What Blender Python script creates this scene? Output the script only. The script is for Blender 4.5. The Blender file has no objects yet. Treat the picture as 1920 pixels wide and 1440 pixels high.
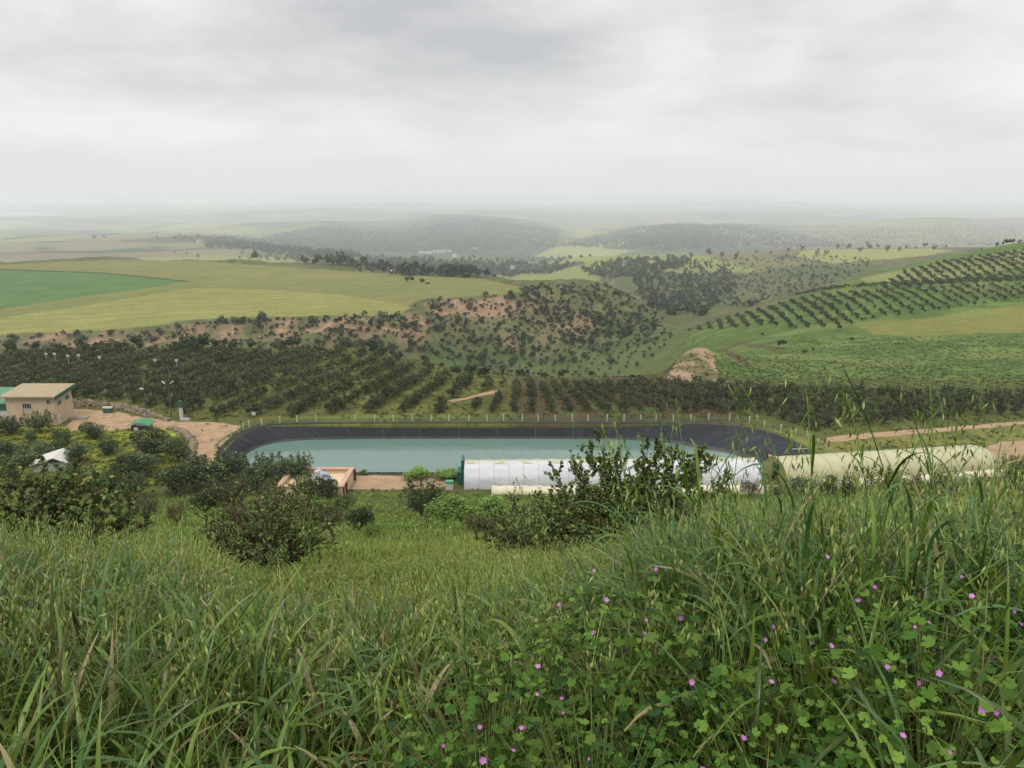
import bpy, math, random
import numpy as np
from mathutils import Vector, Matrix
from mathutils.geometry import delaunay_2d_cdt

SC = bpy.context.scene
COL = SC.collection
R = math.radians
# ------------------------------------------------------------------ camera
CAM_H, PITCH, F = 32.0, R(13.6), 1444.0
cam = bpy.data.cameras.new('camera'); cam.sensor_width = 36; cam.lens = 36 * F / 1920
cam.clip_start = 0.05; cam.clip_end = 130000
cam_o = bpy.data.objects.new('camera', cam); COL.objects.link(cam_o)
cam_o.location = (0, 0, CAM_H); cam_o.rotation_euler = (R(90) - PITCH, 0, 0)
SC.camera = cam_o
# ------------------------------------------------------------------ light, sky, exposure
SUN_EL, SUN_AZ = R(58), R(200)          # azimuth clockwise from +Y (behind the camera, to its left)
sun = bpy.data.lights.new('sun', 'SUN'); sun.energy = 1.5; sun.angle = R(12); sun.color = (1.0, 0.96, 0.9)
sun_o = bpy.data.objects.new('sun', sun); COL.objects.link(sun_o)
sd = Vector((math.sin(SUN_AZ) * math.cos(SUN_EL), math.cos(SUN_AZ) * math.cos(SUN_EL), math.sin(SUN_EL)))
sun_o.rotation_euler = sd.to_track_quat('Z', 'Y').to_euler()
E_TOT = 1.9                                # radiance of a white diffuse sheet lying under this sky
W = bpy.data.worlds.new('World'); SC.world = W; W.use_nodes = True
nt = W.node_tree; nt.nodes.clear()
def N(t, kind, **kw):
    n = t.nodes.new(kind)
    for k, v in kw.items():
        if k.startswith('i_'):
            n.inputs[k[2:].replace('_', ' ')].default_value = v
        else:
            setattr(n, k, v)
    return n
def L(t, a, b): t.links.new(a, b)
def math_node(t, op, a, b=None, c=None, clamp=False):
    n = t.nodes.new('ShaderNodeMath'); n.operation = op; n.use_clamp = clamp
    for i, v in enumerate((a, b, c)):
        if v is None: continue
        if isinstance(v, (int, float)): n.inputs[i].default_value = v
        else: t.links.new(v, n.inputs[i])
    return n.outputs[0]
def ramp(t, fac, stops):
    n = t.nodes.new('ShaderNodeValToRGB'); cr = n.color_ramp
    while len(cr.elements) < len(stops): cr.elements.new(0.5)
    for e, (p, c) in zip(cr.elements, stops):
        e.position = p; e.color = (c, c, c, 1) if isinstance(c, (int, float)) else (*c, 1)
    t.links.new(fac, n.inputs[0]); return n.outputs[0]
def make_world():
    t = nt
    out = N(t, 'ShaderNodeOutputWorld')
    sky = N(t, 'ShaderNodeTexSky', sky_type='NISHITA', sun_disc=False, sun_elevation=SUN_EL, sun_rotation=SUN_AZ)
    b1 = N(t, 'ShaderNodeBackground', i_Strength=0.1); L(t, sky.outputs[0], b1.inputs[0])
    tc = N(t, 'ShaderNodeTexCoord')
    sx = N(t, 'ShaderNodeSeparateXYZ'); L(t, tc.outputs['Generated'], sx.inputs[0])
    zc = math_node(t, 'ADD', math_node(t, 'MAXIMUM', sx.outputs[2], 0.0), 0.17)
    cx = math_node(t, 'DIVIDE', sx.outputs[0], zc); cy = math_node(t, 'DIVIDE', sx.outputs[1], zc)
    cv = N(t, 'ShaderNodeCombineXYZ'); L(t, cx, cv.inputs[0]); L(t, cy, cv.inputs[1])
    mp = N(t, 'ShaderNodeMapping'); L(t, cv.outputs[0], mp.inputs[0])
    mp.inputs['Location'].default_value = (3.1, 7.4, 0); mp.inputs['Rotation'].default_value = (0, 0, R(14))
    n1 = N(t, 'ShaderNodeTexNoise', i_Scale=0.75, i_Detail=6.0, i_Roughness=0.5, i_Distortion=0.3); L(t, mp.outputs[0], n1.inputs['Vector'])
    n2 = N(t, 'ShaderNodeTexNoise', i_Scale=2.2, i_Detail=6.0, i_Roughness=0.55, i_Distortion=0.25); L(t, mp.outputs[0], n2.inputs['Vector'])
    s = math_node(t, 'ADD', math_node(t, 'MULTIPLY', n1.outputs[0], 0.72), math_node(t, 'MULTIPLY', n2.outputs[0], 0.28))
    cl = ramp(t, s, [(0.36, (0.69, 0.70, 0.715)), (0.46, (0.87, 0.877, 0.885)), (0.54, (1.0, 1.0, 1.0)), (0.64, (1.17, 1.168, 1.16))])
    fade = N(t, 'ShaderNodeMix', data_type='RGBA', clamp_result=False)     # clouds melt into the pale horizon
    L(t, ramp(t, sx.outputs[2], [(0.02, 0.0), (0.16, 1.0)]), fade.inputs[0])
    fade.inputs[6].default_value = (0.99, 1.0, 1.0, 1); L(t, cl, fade.inputs[7])
    lum = ramp(t, sx.outputs[2], [(0.0, 0.375), (0.07, 0.405), (0.22, 0.40), (0.45, 0.62), (0.8, 1.0)])   # an overcast sky is brightest overhead
    m = N(t, 'ShaderNodeMix', data_type='RGBA', blend_type='MULTIPLY', clamp_result=False); m.inputs[0].default_value = 1
    L(t, fade.outputs[2], m.inputs[6]); L(t, lum, m.inputs[7])
    b2 = N(t, 'ShaderNodeBackground', i_Strength=1.98); L(t, m.outputs[2], b2.inputs[0])
    mix = N(t, 'ShaderNodeMixShader'); mix.inputs[0].default_value = 0.96
    L(t, b1.outputs[0], mix.inputs[1]); L(t, b2.outputs[0], mix.inputs[2]); L(t, mix.outputs[0], out.inputs[0])
make_world()
VS = SC.view_settings; VS.view_transform = 'Standard'; VS.look = 'None'; VS.exposure = 0.08; VS.gamma = 1; VS.use_curve_mapping = False
SC.cycles.max_bounces = 6; SC.cycles.diffuse_bounces = 3; SC.cycles.transmission_bounces = 4; SC.cycles.volume_bounces = 1
SC.cycles.use_denoising = True
# ------------------------------------------------------------------ helpers
def lin(c):
    c = np.asarray(c, float) / 255.0
    return np.where(c <= 0.04045, c / 12.92, ((c + 0.055) / 1.055) ** 2.4)
def alb(*c, k=1.0):
    """Base colour of a surface that shows as this sRGB colour lying open under the sky."""
    return np.clip(lin(c) / E_TOT * k, 0, 0.85)
CP, SP = math.cos(PITCH), math.sin(PITCH)
def proj(x, y, z):
    d = CAM_H - z
    zc = y * CP + d * SP
    yc = -d * CP + y * SP
    zc = np.where(np.abs(zc) < 1e-3, 1e-3, zc)
    return 960 + F * x / zc, 720 - F * yc / zc, zc
def on_plane(px, py, z=0.0):
    """The point of the level z seen in this direction."""
    a, b = (px - 960) / F, (720 - py) / F
    dx, dy, dz = a, CP + b * SP, -SP + b * CP
    t = (z - CAM_H) / dz
    return np.array([dx * t, dy * t, z])
def at_Y(px, py, Y):
    a, b = (px - 960) / F, (720 - py) / F
    dx, dy, dz = a, CP + b * SP, -SP + b * CP
    t = Y / dy
    return np.array([dx * t, Y, CAM_H + dz * t])
def _hash(ix, iy, seed):
    h = (ix.astype(np.int64) * 374761393 + iy.astype(np.int64) * 668265263 + seed * 974634777) & 0x7fffffff
    h = ((h ^ (h >> 13)) * 1274126177) & 0x7fffffff
    h = (h ^ (h >> 16)) & 0xffffff
    return h / float(0xffffff)
def vnoise(x, y, seed=0):
    ix, iy = np.floor(x), np.floor(y); fx, fy = x - ix, y - iy
    fx = fx * fx * (3 - 2 * fx); fy = fy * fy * (3 - 2 * fy)
    a = _hash(ix, iy, seed); b = _hash(ix + 1, iy, seed); c = _hash(ix, iy + 1, seed); d = _hash(ix + 1, iy + 1, seed)
    return (a * (1 - fx) + b * fx) * (1 - fy) + (c * (1 - fx) + d * fx) * fy
def fbm(x, y, seed=0, oct=4):
    s, a, t = 0, 1.0, 0
    for o in range(oct):
        s = s + a * vnoise(x * 2 ** o + 17.3 * o, y * 2 ** o - 9.1 * o, seed + o); t += a; a *= 0.5
    return s / t
def sstep(a, b, x):
    t = np.clip((x - a) / (b - a), 0, 1); return t * t * (3 - 2 * t)
def inside(poly, x, y):
    p = np.asarray(poly, float); r = np.zeros(np.shape(x), bool); n = len(p)
    for i in range(n):
        (x1, y1), (x2, y2) = p[i], p[(i + 1) % n]
        if y1 == y2: continue
        c = ((y1 > y) != (y2 > y)) & (x < (x2 - x1) * (y - y1) / (y2 - y1) + x1)
        r ^= c
    return r
def tag(o, label=None, cat=None, group=None, kind=None):
    if label: o['label'] = label
    if cat: o['category'] = cat
    if group: o['group'] = group
    if kind: o['kind'] = kind
    return o
def link(name, data, parent=None):
    o = bpy.data.objects.new(name, data); COL.objects.link(o)
    if parent: o.parent = parent
    return o
def thing(name, label, cat, loc=(0, 0, 0), rz=0.0, scale=None, group=None):
    o = link(name, None); o.empty_display_size = 0.2
    o.location = [float(v) for v in loc]; o.rotation_euler = (0, 0, rz)
    if scale is not None: o.scale = (scale,) * 3 if isinstance(scale, (int, float)) else scale
    return tag(o, label, cat, group)
def np_mesh(name, V, F_, mats, col=None, smooth=False, midx=None):
    """Mesh from arrays; F_ is one (n,3|4) array or a list of such."""
    me = bpy.data.meshes.new(name)
    Fl = F_ if isinstance(F_, list) else [F_]
    Fl = [np.asarray(f, np.int32) for f in Fl if len(f)]
    V = np.asarray(V, np.float32)
    me.vertices.add(len(V)); me.vertices.foreach_set('co', V.ravel())
    lo = np.concatenate([f.ravel() for f in Fl]); cnt = np.concatenate([np.full(len(f), f.shape[1], np.int32) for f in Fl])
    st = np.concatenate([[0], np.cumsum(cnt)[:-1]]).astype(np.int32)
    me.loops.add(len(lo)); me.loops.foreach_set('vertex_index', lo)
    me.polygons.add(len(cnt)); me.polygons.foreach_set('loop_start', st); me.polygons.foreach_set('loop_total', cnt)
    if smooth: me.polygons.foreach_set('use_smooth', np.ones(len(cnt), bool))
    if midx is not None: me.polygons.foreach_set('material_index', np.asarray(midx, np.int32))
    for m in (mats if isinstance(mats, (list, tuple)) else [mats]): me.materials.append(m)
    if col is not None:
        at = me.attributes.new('Col', 'FLOAT_COLOR', 'POINT')
        c4 = np.ones((len(V), 4), np.float32); c4[:, :3] = col
        at.data.foreach_set('color', c4.ravel())
    me.update(); me.validate(); return me
class MB:
    """Collects boxes, tubes and strips; mesh() turns them into one mesh."""
    def __init__(s): s.v, s.f = [], []
    def add(s, v, f):
        o = len(s.v); s.v += [tuple(float(q) for q in p) for p in v]; s.f += [tuple(i + o for i in q) for q in f]; return s
    def box(s, x0, x1, y0, y1, z0, z1, M=None):
        v = [Vector(p) for p in ((x0, y0, z0), (x1, y0, z0), (x1, y1, z0), (x0, y1, z0), (x0, y0, z1), (x1, y0, z1), (x1, y1, z1), (x0, y1, z1))]
        if M: v = [M @ p for p in v]
        return s.add(v, [(0, 3, 2, 1), (4, 5, 6, 7), (0, 1, 5, 4), (1, 2, 6, 5), (2, 3, 7, 6), (3, 0, 4, 7)])
    def tube(s, pts, r, n=6):
        pts = [Vector(p) for p in pts]; r = r if isinstance(r, (list, tuple)) else [r] * len(pts)
        v, f = [], []
        for i, p in enumerate(pts):
            d = (pts[min(i + 1, len(pts) - 1)] - pts[max(i - 1, 0)]).normalized()
            a = d.orthogonal().normalized() if abs(d.z) < 0.99 else Vector((1, 0, 0)); b = d.cross(a)
            v += [p + (a * math.cos(2 * math.pi * k / n) + b * math.sin(2 * math.pi * k / n)) * r[i] for k in range(n)]
        for i in range(len(pts) - 1):
            for k in range(n):
                f.append((i * n + k, i * n + (k + 1) % n, (i + 1) * n + (k + 1) % n, (i + 1) * n + k))
        f.append(tuple(range(n - 1, -1, -1))); f.append(tuple((len(pts) - 1) * n + k for k in range(n)))
        return s.add(v, f)
    def mesh(s, name, mat, bevel=0, smooth=False):
        me = bpy.data.meshes.new(name); me.from_pydata(s.v, [], s.f)
        for m in (mat if isinstance(mat, (list, tuple)) else [mat]): me.materials.append(m)
        if smooth: me.polygons.foreach_set('use_smooth', [True] * len(me.polygons))
        me.update()
        if bevel:
            import bmesh
            bm = bmesh.new(); bm.from_mesh(me)
            bmesh.ops.bevel(bm, geom=list(bm.edges), offset=bevel, segments=1, affect='EDGES', clamp_overlap=True); bm.to_mesh(me); bm.free()
        return me
    def obj(s, name, mat, parent=None, **k): return link(name, s.mesh(name, mat, **k), parent)
# ------------------------------------------------------------------ materials
def bsdf_mat(name):
    m = bpy.data.materials.new(name); m.use_nodes = True; t = m.node_tree
    return m, t, t.nodes['Principled BSDF']
def plain(name, c, rough=0.8, var=0.25, scale=2.0, spec=0.3, metal=0.0, bump=0.0, stain=None):
    """A procedural surface: two noise scales vary the colour; optional blotches of a second colour."""
    m, t, p = bsdf_mat(name)
    tc = N(t, 'ShaderNodeTexCoord')
    n1 = N(t, 'ShaderNodeTexNoise', i_Scale=scale, i_Detail=6.0, i_Roughness=0.65); L(t, tc.outputs['Object'], n1.inputs['Vector'])
    f = ramp(t, n1.outputs[0], [(0.3, 1 - var), (0.7, 1 + var)])
    mx = N(t, 'ShaderNodeMix', data_type='RGBA', blend_type='MULTIPLY', clamp_result=False); mx.inputs[0].default_value = 1
    mx.inputs[6].default_value = (*c, 1); L(t, f, mx.inputs[7]); o = mx.outputs[2]
    if stain is not None:
        n2 = N(t, 'ShaderNodeTexNoise', i_Scale=scale * 0.6, i_Detail=8.0, i_Roughness=0.7, i_Distortion=0.6); L(t, tc.outputs['Object'], n2.inputs['Vector'])
        m2 = N(t, 'ShaderNodeMix', data_type='RGBA'); L(t, ramp(t, n2.outputs[0], [(0.5, 0.0), (0.68, 0.8)]), m2.inputs[0])
        L(t, o, m2.inputs[6]); m2.inputs[7].default_value = (*stain, 1); o = m2.outputs[2]
    L(t, o, p.inputs['Base Color']); p.inputs['Roughness'].default_value = rough
    p.inputs['Specular IOR Level'].default_value = spec; p.inputs['Metallic'].default_value = metal
    if bump:
        b = N(t, 'ShaderNodeBump', i_Strength=0.6, i_Distance=bump); L(t, n1.outputs[0], b.inputs['Height']); L(t, b.outputs[0], p.inputs['Normal'])
    return m
def foliage_mat(name, rough=0.62, trans=0.22, spec=0.12, objvar=0.38):
    """Leaves take their colour from the mesh's own Col attribute; each plant is a little lighter or darker than the next."""
    m, t, p = bsdf_mat(name)
    a = N(t, 'ShaderNodeAttribute', attribute_name='Col')
    oi = N(t, 'ShaderNodeObjectInfo')
    k = math_node(t, 'ADD', math_node(t, 'MULTIPLY', oi.outputs['Random'], 2 * objvar), 1 - objvar)
    mx = N(t, 'ShaderNodeMix', data_type='RGBA', blend_type='MULTIPLY', clamp_result=False); mx.inputs[0].default_value = 1
    L(t, a.outputs['Color'], mx.inputs[6])
    cc = N(t, 'ShaderNodeCombineColor'); L(t, k, cc.inputs[0]); L(t, k, cc.inputs[1]); L(t, k, cc.inputs[2]); L(t, cc.outputs[0], mx.inputs[7])
    L(t, mx.outputs[2], p.inputs['Base Color']); p.inputs['Roughness'].default_value = rough; p.inputs['Specular IOR Level'].default_value = spec
    tr = N(t, 'ShaderNodeBsdfTranslucent'); L(t, mx.outputs[2], tr.inputs[0])
    ms = N(t, 'ShaderNodeMixShader'); ms.inputs[0].default_value = trans
    L(t, p.outputs[0], ms.inputs[1]); L(t, tr.outputs[0], ms.inputs[2]); L(t, ms.outputs[0], t.nodes['Material Output'].inputs[0])
    return m
M_LEAF = foliage_mat('leaf')
M_GRASS = foliage_mat('grass_blade', rough=0.42, trans=0.22, spec=0.2, objvar=0.0)
M_BROAD = foliage_mat('broad_blade', rough=0.32, trans=0.24, spec=0.27, objvar=0.0)
M_BARK = plain('bark', alb(85, 72, 60), 0.9, 0.35, 8)
def terrain_mat():
    m, t, p = bsdf_mat('soil_and_grass')
    a = N(t, 'ShaderNodeAttribute', attribute_name='Col')
    g = N(t, 'ShaderNodeNewGeometry')
    o = a.outputs['Color']
    for sc, lo, hi, det in ((0.9, 0.72, 1.28, 6.0), (0.07, 0.86, 1.14, 5.0)):
        n = N(t, 'ShaderNodeTexNoise', i_Scale=sc, i_Detail=det, i_Roughness=0.7); L(t, g.outputs['Position'], n.inputs['Vector'])
        mx = N(t, 'ShaderNodeMix', data_type='RGBA', blend_type='MULTIPLY', clamp_result=False); mx.inputs[0].default_value = 1
        L(t, o, mx.inputs[6]); L(t, ramp(t, n.outputs[0], [(0.3, lo), (0.7, hi)]), mx.inputs[7]); o = mx.outputs[2]
    L(t, o, p.inputs['Base Color']); p.inputs['Roughness'].default_value = 1.0; p.inputs['Specular IOR Level'].default_value = 0.05
    return m
# ------------------------------------------------------------------ terrain: cross-valley profiles, near to far
# each entry (image x used as a bearing, distance, image y) or (bearing, distance, 'z', height)
def P(*rows): return rows
def const(Y, z): return [(-400, Y, 'z', z), (2300, Y, 'z', z)]
LINES = [
    const(-30, 38.0), const(-8, 32.4), const(0, 30.62), const(2.0, 30.28), const(3.5, 29.75), const(6, 28.72), const(10, 26.8),
    const(25, 20.6), const(50, 10.6), const(70, 3.15), const(78, 0.45), const(82, 0.0), const(118, 0.0),
    # far edge of the orchard terrace
    [(-400, 157, 'z', 0), (0, 157, 'z', 0), (400, 162, 'z', 0), (650, 164, 'z', 0), (760, 151, 'z', 0), (900, 137, 'z', 0), (1000, 134, 'z', 0), (1150, 134, 'z', 0),
     (1250, 135, 'z', 0), (1400, 138, 'z', -.6), (1700, 139, 'z', -1), (2300, 139, 'z', -1)],
    # the dip behind it
    [(-400, 235, 'z', -14), (400, 235, 'z', -17), (650, 235, 'z', -21), (800, 210, 'z', -24), (1000, 200, 'z', -24), (1150, 200, 'z', -22), (1225, 180, 'z', -13),
     (1268, 163, 'z', .2), (1330, 163, 'z', .6), (1400, 170, 'z', -3.4), (1700, 175, 'z', -4), (2300, 175, 'z', -4)],
    # foot of the bushy hillside / near flank of the right-hand hill
    [(-400, 285, 664), (0, 285, 664), (400, 290, 662), (600, 295, 658), (760, 290, 690), (900, 290, 705), (1000, 285, 712), (1100, 280, 712), (1200, 270, 700), (1270, 235, 686),
     (1400, 215, 652), (1700, 212, 620), (2300, 210, 612)],
    # edge of the plateau / crest of the right-hand hill
    [(-400, 325, 622), (0, 325, 627), (200, 330, 615), (400, 335, 598), (600, 340, 592), (760, 345, 590), (800, 370, 562), (900, 390, 556), (980, 410, 548), (1050, 450, 535),
     (1120, 470, 530), (1200, 440, 572), (1250, 420, 602), (1300, 310, 622), (1400, 290, 602), (1600, 340, 525), (1780, 380, 480), (1920, 400, 453), (2300, 430, 405)],
    # far side of the plateau, hidden flank of the right-hand hill
    [(-400, 560, 502), (0, 600, 497), (200, 650, 488), (400, 640, 492), (600, 600, 502), (800, 540, 519), (900, 522, 522), (980, 485, 535), (1050, 520, 528), (1120, 540, 'z', -31), (1200, 540, 565),
     (1300, 520, 585), (1400, 450, 'z', -30), (1600, 450, 'z', -20), (1800, 500, 'z', -12), (2300, 520, 'z', 0)],
    [(-400, 900, 'z', -50), (600, 850, 'z', -52), (980, 750, 'z', -55), (1100, 700, 'z', -56), (1200, 640, 558), (1300, 640, 560), (1400, 640, 575), (1500, 640, 545), (1600, 650, 520), (1700, 660, 500),
     (1900, 650, 'z', -15), (2300, 650, 'z', -10)],
    [(-400, 1300, 472), (200, 1300, 466), (400, 1300, 462), (600, 1150, 478), (800, 1050, 490), (1000, 1000, 500), (1100, 900, 491), (1200, 870, 482), (1300, 850, 485), (1400, 900, 478), (1500, 900, 470),
     (1650, 950, 465), (1800, 950, 463), (2300, 950, 463)],
    [(-400, 2000, 445), (400, 2000, 440), (520, 1700, 462), (700, 1700, 468), (1000, 1700, 468), (1100, 1700, 463), (1200, 1500, 'z', -75), (2300, 1500, 'z', -75)],
    [(-400, 3000, 427), (300, 3000, 428), (420, 2800, 424), (520, 2700, 420), (600, 2700, 413), (690, 2700, 420), (760, 2900, 414), (850, 3100, 404), (930, 3000, 408), (1010, 2800, 418), (1090, 2300, 446), (1150, 2200, 432), (1250, 2200, 418), (1350, 2200, 420),
     (1440, 2300, 428), (1520, 2500, 430), (1600, 2600, 417), (1700, 2700, 409), (1780, 2700, 407), (1860, 2700, 412), (2000, 2700, 406), (2300, 2700, 418)],
    [(-400, 3500, 'z', -63), (220, 3500, 'z', -63), (420, 3500, 'z', -84), (2300, 3500, 'z', -84)],
    [(-400, 4200, 407), (0, 4200, 407), (170, 4200, 407), (400, 3900, 403), (500, 4200, 397), (620, 4200, 393), (760, 4100, 400), (900, 3900, 398), (1000, 3900, 404), (1100, 3800, 406), (1250, 3800, 402), (1400, 3800, 406), (1560, 4000, 399), (1750, 4000, 404), (2300, 3800, 411)],
    [(-400, 5400, 392), (300, 5400, 394), (600, 5400, 389), (800, 5200, 395), (1000, 5400, 391), (1250, 5200, 397), (1500, 5400, 388), (1800, 5400, 394), (2300, 5400, 390)],
    [(-400, 7400, 386), (150, 7200, 383), (420, 7400, 387), (700, 7000, 381), (980, 7400, 387), (1200, 7200, 384), (1420, 7000, 379), (1620, 7300, 386), (1850, 7200, 382), (2300, 7400, 386)],
    const(20000, -70),
]
FAR0, FARK = 650.0, 2.0                     # beyond the plateau the distances of the list are drawn out
def ST(Y): return np.where(np.asarray(Y, float) > FAR0, FAR0 + (np.asarray(Y, float) - FAR0) * FARK, Y)
def UNST(Y): return np.where(np.asarray(Y, float) > FAR0, FAR0 + (np.asarray(Y, float) - FAR0) / FARK, Y)
UG = np.linspace(-1.0, 1.0, 601)
def make_tables():
    TY, TZ = [], []
    k = np.exp(-0.5 * (np.arange(-36, 37) / 6.5) ** 2); k /= k.sum()
    for ln in LINES:
        us, ys, zs = [], [], []
        for e in ln:
            YS = float(ST(e[1]))
            if e[2] == 'z': X, Y, z = (e[0] - 960) / F, YS, CAM_H - (CAM_H - e[3]) * (YS / e[1] if e[1] > FAR0 else 1.0); u = X * (CP + max(0, (CAM_H - z)) / max(Y, 30) * SP) if Y > 0 else X
            else:
                p = at_Y(e[0], e[2], YS); u, Y, z = p[0] / p[1], p[1], p[2]
            us.append(u); ys.append(Y); zs.append(z)
        a, b = np.interp(UG, us, ys), np.interp(UG, us, zs)
        pad = len(k) // 2
        TY.append(np.convolve(np.pad(a, pad, 'edge'), k, 'valid')); TZ.append(np.convolve(np.pad(b, pad, 'edge'), k, 'valid'))
    return np.array(TY), np.array(TZ)
TY, TZ = make_tables()
def vmap(Y): return np.arcsinh(Y / 12.0)
def base_height(x, y):
    x = np.asarray(x, float).ravel(); y = np.asarray(y, float).ravel(); out = np.empty(len(x))
    K = len(TY)
    for s in range(0, len(x), 200000):
        xx, yy = x[s:s + 200000], y[s:s + 200000]
        u = np.clip(xx / np.maximum(yy, 14.0), -0.999, 0.999)
        g = (u + 1) / 2 * (len(UG) - 1); i = np.clip(g.astype(int), 0, len(UG) - 2); fr = g - i
        A = vmap(TY[:, i] * (1 - fr) + TY[:, i + 1] * fr); B = TZ[:, i] * (1 - fr) + TZ[:, i + 1] * fr
        q = vmap(yy)
        d = (B[1:] - B[:-1]) / (A[1:] - A[:-1]); h = A[1:] - A[:-1]
        m = np.zeros_like(B)                                   # monotone cubic slopes
        w1, w2 = 2 * h[1:] + h[:-1], h[1:] + 2 * h[:-1]
        with np.errstate(divide='ignore', invalid='ignore'):
            hm = (w1 + w2) / (w1 / d[:-1] + w2 / d[1:])
        m[1:-1] = np.where(d[:-1] * d[1:] > 0, np.nan_to_num(hm), 0); m[0], m[-1] = d[0], d[-1]
        k = np.clip((A <= q).sum(0) - 1, 0, K - 2); c = np.arange(len(xx))
        hh = h[k, c]; t = np.clip((q - A[k, c]) / hh, 0, 1)
        out[s:s + 200000] = ((1 + 2 * t) * (1 - t) ** 2 * B[k, c] + t * (1 - t) ** 2 * hh * m[k, c] + t * t * (3 - 2 * t) * B[k + 1, c] + t * t * (t - 1) * hh * m[k + 1, c])
    return out
# pond outline: pairs of points on the rim (level 0) and on the waterline (level -2)
WATER_Z = -2.0
POND = [((600, 886), (610, 905)), ((470, 886), (504, 905)), ((436, 876), (470, 891)), ((416, 856), (454, 868)), ((426, 835), (464, 850)), ((455, 813), (497, 835)), ((500, 799), (546, 827)),
        ((580, 795), (614, 824)), ((750, 794), (750, 822.5)), ((950, 794), (950, 822.5)), ((1150, 794.5), (1140, 823.5)), ((1300, 796.5), (1246, 829)), ((1390, 802), (1310, 840)), ((1450, 816), (1370, 850)),
        ((1500, 838), (1410, 862)), ((1521, 854), (1432, 872)), ((1515, 872), (1425, 890)), ((1470, 886), (1380, 905)), ((1200, 886), (1200, 905)), ((900, 886), (900, 905))]
def closed_spline(pts, n):
    p = np.array(pts); m = len(p); out = []
    for i in range(m):
        a, b, c, d = p[(i - 1) % m], p[i], p[(i + 1) % m], p[(i + 2) % m]
        for k in range(n):
            t = k / n
            out.append(0.5 * (2 * b + (c - a) * t + (2 * a - 5 * b + 4 * c - d) * t * t + (3 * b - 3 * c + d - a) * t ** 3))
    return np.array(out)
RIM = closed_spline([on_plane(*a)[:2] for a, b in POND], 8)
WAT = closed_spline([on_plane(*b, WATER_Z)[:2] for a, b in POND], 8)
def dist_poly(P_, x, y):
    d = np.full(len(x), 1e9)
    for i in range(len(P_)):
        a, b = P_[i], P_[(i + 1) % len(P_)]; e = b - a
        t = np.clip(((x - a[0]) * e[0] + (y - a[1]) * e[1]) / max(e @ e, 1e-9), 0, 1)
        d = np.minimum(d, np.hypot(x - a[0] - t * e[0], y - a[1] - t * e[1]))
    return d
def height(x, y, pond=True):
    x = np.asarray(x, float).ravel(); y = np.asarray(y, float).ravel()
    z = base_height(x, y)
    w1 = sstep(1.5, 8, y) * (1 - sstep(70, 80, y))
    z = z + w1 * (fbm(x / 5, y / 5, 3, 3) - 0.5) * 0.5
    z = z + 0.16 * sstep(0.2, 1.2, x) * (1 - sstep(4, 7, y)) * sstep(-2, 0, y)
    px, py, zc = proj(x, y, z)
    plateau = sstep(0, 14, y - 325 - 0.0 * x) * (px < 990)
    hill = 1.35 * sstep(175, 230, y) * (1 - sstep(900, 1100, y))
    field = np.maximum(inside(FIELD_EDGE, px, py) & (y > 300) & (y < 750), (px > 1300) & (y < 420)).astype(float)
    z = z + hill * (1 - 0.85 * field) * ((fbm(x / 45, y / 45, 11, 4) - 0.5) * 7.0 + (0.5 - np.abs(fbm(x / 28, y / 60, 12, 3) - 0.5) * 3) * 1.6)
    far = sstep(1150, 2300, y) * (1 - sstep(16000, 27000, y))
    lake = 1 - sstep(6000, 9000, y) * (1 - sstep(150, 330, px))
    z = z + lake * (far * (fbm(x / 750, y / 750, 21, 5) - 0.5) * 62 + sstep(7000, 12000, y) * (fbm(x / 3200, y / 3200, 25, 4) - 0.5) * 90)
    if pond:
        k = (y > 84) & (y < 112) & (np.abs(x) < 50)
        if k.any():
            xi, yi = x[k], y[k]; ins = inside(RIM, xi, yi); d = dist_poly(RIM, xi, yi)
            zz = z[k]; zz[ins] -= 4.6 * sstep(0.15, 0.9, d[ins]); z[k] = zz
    return z
FIELD_EDGE = [(-400, 640), (0, 626), (100, 622), (200, 618), (290, 611), (350, 600), (460, 594), (600, 592), (700, 592), (745, 588), (772, 578), (766, 574), (780, 565), (800, 559), (880, 556), (940, 553), (985, 546), (975, 538), (905, 523), (840, 519), (640, 508), (480, 497), (380, 490), (240, 487), (100, 491), (0, 497), (-400, 503)]
def H1(x, y): return float(height(np.array([x]), np.array([y]))[0])
def ground_at(pxs, pys, ymin=1.0, ymax=38000.0):
    """Where these viewing directions meet the terrain."""
    pxs, pys = np.atleast_1d(np.asarray(pxs, float)), np.atleast_1d(np.asarray(pys, float))
    Ys = np.geomspace(ymin, ymax, 520)
    a, b = (pxs - 960) / F, (720 - pys) / F
    dy, dz = CP + b * SP, -SP + b * CP
    T = Ys[None, :] / dy[:, None]
    X = a[:, None] * T; Z = CAM_H + dz[:, None] * T; Yg = np.broadcast_to(Ys, X.shape)
    D = Z - height(X.ravel(), Yg.ravel(), False).reshape(X.shape)
    hit = D < 0; i = np.where(hit.any(1), hit.argmax(1), -1); ok = i > 0; j = np.clip(i, 1, None); n = np.arange(len(pxs))
    d0, d1 = D[n, j - 1], D[n, j]; f = np.clip(d0 / np.where(d0 - d1 == 0, 1, d0 - d1), 0, 1)
    Y = Ys[j - 1] + (Ys[j] - Ys[j - 1]) * f; x = a * Y / dy
    return np.stack([x, Y, height(x, Y, False)], 1), ok
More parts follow.
